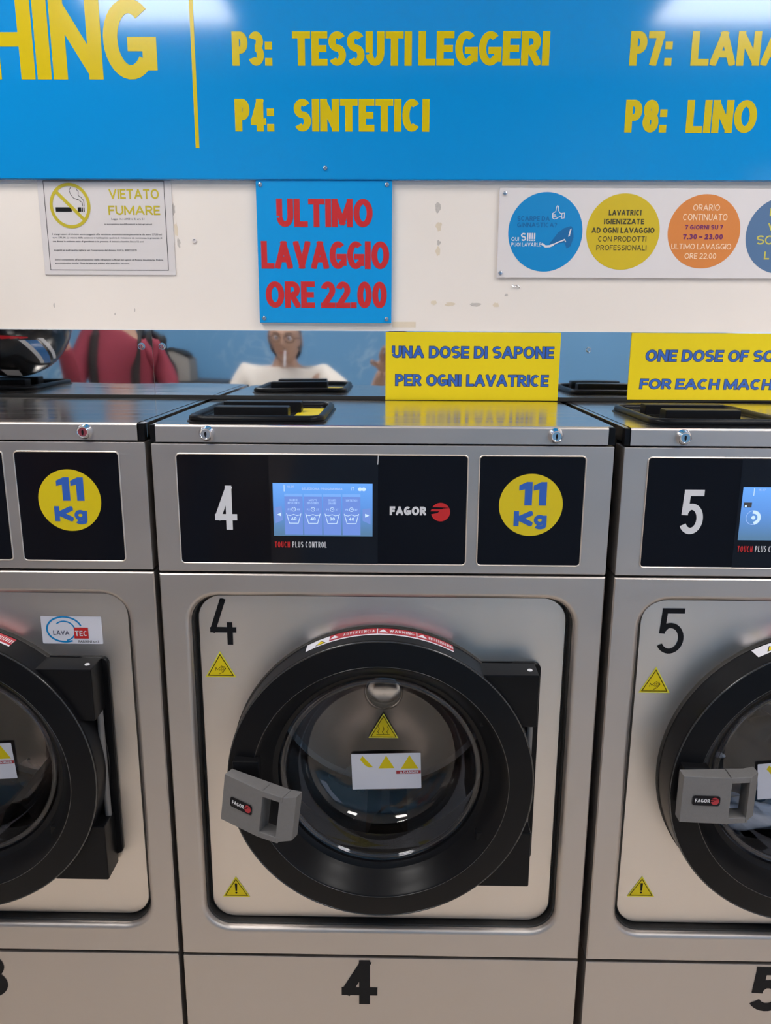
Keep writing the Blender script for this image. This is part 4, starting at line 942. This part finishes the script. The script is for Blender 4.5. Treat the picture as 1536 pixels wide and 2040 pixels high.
def head(parent, loc, yaw, pitch, hairm, glasses):
    """head about 0.235 m tall facing +Y in its own frame, origin at its centre"""
    n, k = 48, 36; v, f = [], []
    for j in range(k + 1):
        th = PI * j / k
        for i in range(n):
            p = 2 * PI * i / n; x = math.sin(th) * math.cos(p); y = math.sin(th) * math.sin(p); z = math.cos(th)
            X_, Y_, Z_ = .076 * x, .096 * y, .118 * z
            if z < -.1: q = (-.1 - z) / .9; X_ *= 1 - .30 * q; Y_ = Y_ * (1 - .22 * q) + .014 * q
            if y > .3:
                fr = min(1, (y - .3) / .5)
                Y_ += .026 * fr * math.exp(-((X_) / .011) ** 2) * math.exp(-((Z_ + .022) / .020) ** 2)          # nose tip
                Y_ += .012 * fr * math.exp(-((X_) / .009) ** 2) * math.exp(-((Z_ - .004) / .022) ** 2)          # bridge
                Y_ -= .010 * fr * (math.exp(-((abs(X_) - .030) / .016) ** 2) * math.exp(-((Z_ - .006) / .013) ** 2))   # eye sockets
                Y_ += .006 * fr * math.exp(-((Z_ - .030) / .010) ** 2)                                          # brow
                Y_ += .007 * fr * math.exp(-((X_) / .022) ** 2) * math.exp(-((Z_ + .060) / .008) ** 2)          # lips
                Y_ -= .005 * fr * math.exp(-((X_) / .024) ** 2) * math.exp(-((Z_ + .0615) / .0025) ** 2)        # mouth line
                Y_ += .010 * fr * math.exp(-((X_) / .025) ** 2) * math.exp(-((Z_ + .100) / .014) ** 2)          # chin
            v.append((X_, Y_, Z_))
    for j in range(k):
        for i in range(n): q = (i + 1) % n; f.append((j * n + i, (j + 1) * n + i, (j + 1) * n + q, j * n + q))
    mb = MB().add(v, f)
    mw = Matrix.Translation(loc) @ Matrix.Rotation(yaw, 4, 'Z') @ Matrix.Rotation(pitch, 4, 'X')
    objs = []
    def part(b, nm, m, s=60): o = b.build(nm, M[m], parent, s); o.matrix_parent_inverse = Matrix.Translation(parent.location).inverted(); o.matrix_basis = mw; objs.append(o); return o
    for sx in (-1, 1):   # ears
        e = MB().lathe([(.0005, 0), (.016, .002), (.022, -.003), (.024, .004), (.018, .010), (.0005, .010)], 0, 0, 16)
        e.xform(Matrix.Translation((sx * .076, -.006, -.004)) @ Matrix.Rotation(sx * math.radians(70), 4, 'Z') @ Matrix.Diagonal((.72, 1, 1.35, 1))); mb.add(e.v, e.f)
    part(mb, 'head', 'skin', 60)
    for sx in (-1, 1):
        e = MB().lathe([(.0002, .0115), (.006, .010), (.0105, .004), (.0115, 0), (.0105, -.004), (.0002, -.0115)], sx * .030, .006, 16); e.xform(Matrix.Translation((0, .077, 0))); part(e, 'eye', 'label_white')
        e = MB().lathe([(.0002, .0125), (.0048, .0115)], sx * .030, .006, 12); e.xform(Matrix.Translation((0, .0775, 0))); part(e, 'iris', 'ink')
        part(MB().tube([(sx * .015, .094, .027), (sx * .030, .092, .032), (sx * .045, .080, .028)], .0032, 6), 'eyebrow', hairm)
    part(MB().tube([(-.022, .092, -.0615), (-.008, .0985, -.0605), (.008, .0985, -.0605), (.022, .092, -.0615)], .0016, 6), 'mouth', 'darkred')
    # hair cap
    v, f = [], []; kk = 18
    for j in range(kk + 1):
        for i in range(n):
            p = 2 * PI * i / n; lim = 0.62 + .30 * max(0, -math.sin(p)) + .10 * abs(math.cos(p)) - .12 * max(0, math.sin(p)); th = lim * PI * j / kk * .95
            x = math.sin(th) * math.cos(p); y = math.sin(th) * math.sin(p); z = math.cos(th)
            wv = 1.07 + .012 * math.sin(9 * p + 3 * th)
            if math.sin(p) > .25 and th > 1.05: wv = .97
            v.append((.076 * x * wv, .096 * y * wv - .003, .118 * z * wv))
    for j in range(kk):
        for i in range(n): q = (i + 1) % n; f.append((j * n + i, (j + 1) * n + i, (j + 1) * n + q, j * n + q))
    part(MB().add(v, f), 'hair', hairm)
    if glasses:
        g = MB()
        for sx in (-1, 1):
            g.tube([(sx * .031 + .023 * math.cos(2 * PI * i / 20), .100 - .010 * abs(math.cos(2 * PI * i / 20) * (1 if math.cos(2 * PI * i / 20) * sx > 0 else 0)), .004 + .017 * math.sin(2 * PI * i / 20)) for i in range(20)], .0017, 6, closed=True)
            g.tube([(sx * .054, .090, .008), (sx * .076, .05, .008), (sx * .080, -.01, .006)], .0016, 6)
        g.tube([(-.008, .103, .006), (0, .105, .009), (.008, .103, .006)], .0015, 6); part(g, 'glasses', 'ink')
    return objs
def hand_chains(wrist, dirv, side, curl, palm_n):
    """palm and five unequal bent fingers from the wrist; dirv = pointing direction, side = thumb direction, palm_n = towards the palm"""
    w = Vector(wrist); d = Vector(dirv).normalized(); s_ = Vector(side); s_ = (s_ - d * s_.dot(d)).normalized(); n_ = Vector(palm_n); n_ = (n_ - d * n_.dot(d) - s_ * n_.dot(s_)).normalized()
    ch = []; P = lambda v, r: (v.x, v.y, v.z, r)
    mid = w + d * .045; ch.append([P(w, .022), P(mid, (.030, .016))])
    for k, (o, ln) in enumerate(((.030, .072), (.010, .082), (-.010, .076), (-.029, .058))):
        b = w + d * .085 + s_ * o; c = [P(mid, (.030, .016)), P(b, .0105)]
        a = 0; q = b
        for i, fr in enumerate((.45, .32, .23)): a += curl * (1, 1.2, .8)[i]; q = q + (d * math.cos(a) + n_ * math.sin(a)) * ln * fr; c.append(P(q, (.0092, .0085, .0072)[i]))
        ch.append(c)
    t0 = w + d * .030 + s_ * .030; t1 = t0 + (d * .6 + s_ * .7 + n_ * .35).normalized() * .036; t2 = t1 + (d * .85 + s_ * .2 + n_ * .5).normalized() * .030
    ch.append([P(mid, (.030, .016)), P(t0, .013), P(t1, .0105), P(t2, .0085)])
    return ch
def person(loc, label, chest, shoulders, elbows, wrists, handdir, palms, sides, headloc, headyaw, headpitch, shirtm, trouserm, long_sleeve, hairm, glasses, curl=(.35, .35)):
    bx, by = loc; t = tag(empty('person', (bx, by, 0)), label, 'person')
    pel = (bx, by, .86); hips = [(bx - .09, by, .82), (bx + .09, by, .82)]
    knees = [(bx - .11, by + .03, .45), (bx + .12, by + .03, .45)]; ank = [(bx - .12, by - .02, .09), (bx + .13, by - .02, .09)]; toe = [(bx - .13, by + .13, .035), (bx + .15, by + .13, .035)]
    wst = ((bx + chest[0]) / 2, (by + chest[1]) / 2, 1.02); nk = (chest[0] * .7 + headloc[0] * .3, chest[1] * .7 + headloc[1] * .3, max(shoulders[0][2], shoulders[1][2]) + .045)
    hb = (headloc[0], headloc[1] - .02, headloc[2] - .06)
    c = [[(*pel, (.15, .11)), (*wst, (.135, .10)), (*chest, (.155, .11)), (*nk, .058), (*hb, .050)]]
    for s_ in (0, 1):
        c.append([(*pel, (.15, .11)), (*hips[s_], .085), (*knees[s_], .058), (*ank[s_], .040), (*toe[s_], .034)])
        c.append([(*chest, (.155, .11)), (*shoulders[s_], .055), (*elbows[s_], .040), (*wrists[s_], .026)])
    body = skin_mesh('body', c, M['skin'], None); P_ = [body]
    for s_ in (0, 1): P_.append(skin_mesh('hand', hand_chains(wrists[s_], handdir[s_], sides[s_], curl[s_], palms[s_]), M['skin'], None))
    g = .011
    lo = lambda a, b, k: tuple(a[i] + (b[i] - a[i]) * k for i in (0, 1, 2))
    hem = (pel[0], pel[1], .84)
    c = [[(*hem, (.165, .125)), (*wst, (.15, .115)), (*chest, (.155 + g, .11 + g)), (nk[0], nk[1], nk[2] - .035, .068)]]
    for s_ in (0, 1):
        if long_sleeve: c.append([(*chest, (.155 + g, .11 + g)), (*shoulders[s_], .055 + g), (*elbows[s_], .040 + g), (*lo(elbows[s_], wrists[s_], .92), .036)])
        else: c.append([(*chest, (.155 + g, .11 + g)), (*shoulders[s_], .062 + g), (*lo(shoulders[s_], elbows[s_], .68), .056 + g)])
    P_.append(skin_mesh('shirt', c, M[shirtm], None))
    c = [[(pel[0], pel[1], .90, (.155, .118)), (*pel, (.158, .120))]]
    for s_ in (0, 1): c.append([(*pel, (.158, .120)), (*hips[s_], .100), (*knees[s_], .074), (ank[s_][0], ank[s_][1], .10, .062)])
    P_.append(skin_mesh('trousers', c, M[trouserm], None))
    for s_ in (0, 1): P_.append(skin_mesh('shoe', [[(ank[s_][0], ank[s_][1] - .03, .045, .045), (ank[s_][0], ank[s_][1] + .05, .045, .045), (*toe[s_], .036)]], M['shoe'], None))
    world_child(P_, t); head(t, headloc, headyaw, headpitch, hairm, glasses)
    return t
person((-.55, -1.93), 'person in a cream t-shirt and glasses, reflected in the splashback', (-.535, -1.90, 1.25), ((-.715, -1.90, 1.325), (-.345, -1.87, 1.320)),
       ((-.84, -1.86, 1.06), (-.12, -1.70, 1.14)), ((-.80, -1.66, .86), (-.035, -1.385, 1.37)), ((.1, .5, -.8), (.18, .55, .55)), ((.9, 0, .1), (.25, .85, .1)), ((.2, .8, .3), (-.9, .2, .3)),
       (-.515, -1.815, 1.500), 0.0, math.radians(-4), 'shirt', 'jeans', False, 'hair', True, (.35, .12))
ci = MB().tube([(-.508, -1.722, 1.442), (-.509, -1.700, 1.405), (-.510, -1.690, 1.372)], .0042, 10).build('cigarette', M['white'])
tag(ci, 'white cigarette hanging from the lips of the person with glasses', 'cigarette')
fw = Vector((_R[0][2], _R[1][2], _R[2][2])); up_ = -Vector((_R[0][1], _R[1][1], _R[2][1])); rt = Vector((_R[0][0], _R[1][0], _R[2][0]))
pc = CAM - fw * .016 - up_ * .055
ph = tag(empty('phone', pc), 'dark phone in the raised hand of the person with glasses', 'phone')
ph.matrix_world = Matrix(((rt.x, fw.x, up_.x, pc.x), (rt.y, fw.y, up_.y, pc.y), (rt.z, fw.z, up_.z, pc.z), (0, 0, 0, 1)))
MB().box(-.037, .037, -.0045, .0045, -.078, .078, .003).build('body', M['black'], ph)
MB().box(-.034, .034, -.0050, -.0044, -.074, .074).build('screen', M['black_gloss'], ph, 0)
MB().lathe([(.008, .0045), (.008, .0058), (.006, .0062), (.0002, .0058)], 0, .055, 20).build('lens', M['touch'], ph)

rp = person((-1.36, -1.92), 'person in a burgundy top and black backpack, reflected behind the crash helmet', (-1.33, -1.88, 1.38), ((-1.48, -1.84, 1.51), (-1.20, -1.92, 1.49)),
       ((-1.52, -1.74, 1.26), (-1.10, -1.90, 1.24)), ((-1.50, -1.60, 1.50), (-1.20, -1.72, 1.08)), ((-.1, .5, .85), (-.5, .7, -.1)), ((.3, .8, .2), (0, .2, .9)), ((.9, 0, .1), (-.3, .7, .2)),
       (-1.34, -1.85, 1.72), math.radians(15), 0.0, 'redcloth', 'greycloth', True, 'hair', False)
_bp = [MB().box(-1.50, -1.14, -2.20, -2.02, 1.10, 1.58, .05, 4).build('backpack', M['blackcloth'])]
for bx_ in (-1.43, -1.24): _bp.append(MB().tube([(bx_, -2.04, 1.56), (bx_, -1.90, 1.585), (bx_ + .01, -1.765, 1.50), (bx_ + .01, -1.74, 1.38), (bx_, -1.78, 1.22), (bx_, -2.02, 1.14)], .022, 8).build('backpack_strap', M['blackcloth']))
world_child(_bp, rp)
# shelf and bag on the mural wall
sh = tag(empty('wall_shelf', (-1.26, ROOM_Y, 1.20)), 'dark wall shelf on the blue rear wall, carrying a grey bag', 'shelf')
MB().box(-.30, .30, 0, .32, .02, .05, .003).build('board', M['wood'], sh); MB().box(-.22, -.19, 0, .28, -.10, .02, .003).build('bracket', M['wood'], sh); MB().box(.19, .22, 0, .28, -.10, .02, .003).build('bracket', M['wood'], sh)
bg = tag(empty('duffel_bag', (-1.25, ROOM_Y + .17, 1.25)), 'grey canvas bag with a dark top on the rear wall shelf', 'bag')
v = [(-.12, -.10, 0), (.10, -.10, 0), (.10, -.08, .13), (.08, -.07, .15), (-.10, -.07, .05), (-.12, .10, 0), (.10, .10, 0), (.10, .08, .13), (.08, .07, .15), (-.10, .07, .05)]
MB().add(v, [(0, 1, 2, 3, 4), (9, 8, 7, 6, 5), (0, 5, 6, 1), (1, 6, 7, 2), (0, 4, 9, 5)]).build('bag_body', M['greycloth'], bg)
MB().add([(-.125, -.085, .045), (.085, -.085, .152), (.06, -.07, .185), (-.13, -.06, .075), (-.125, .085, .045), (.085, .085, .152), (.06, .07, .185), (-.13, .06, .075)], [(0, 1, 2, 3), (7, 6, 5, 4), (3, 2, 6, 7), (1, 5, 6, 2), (0, 3, 7, 4)]).build('bag_flap', M['blackcloth'], bg)
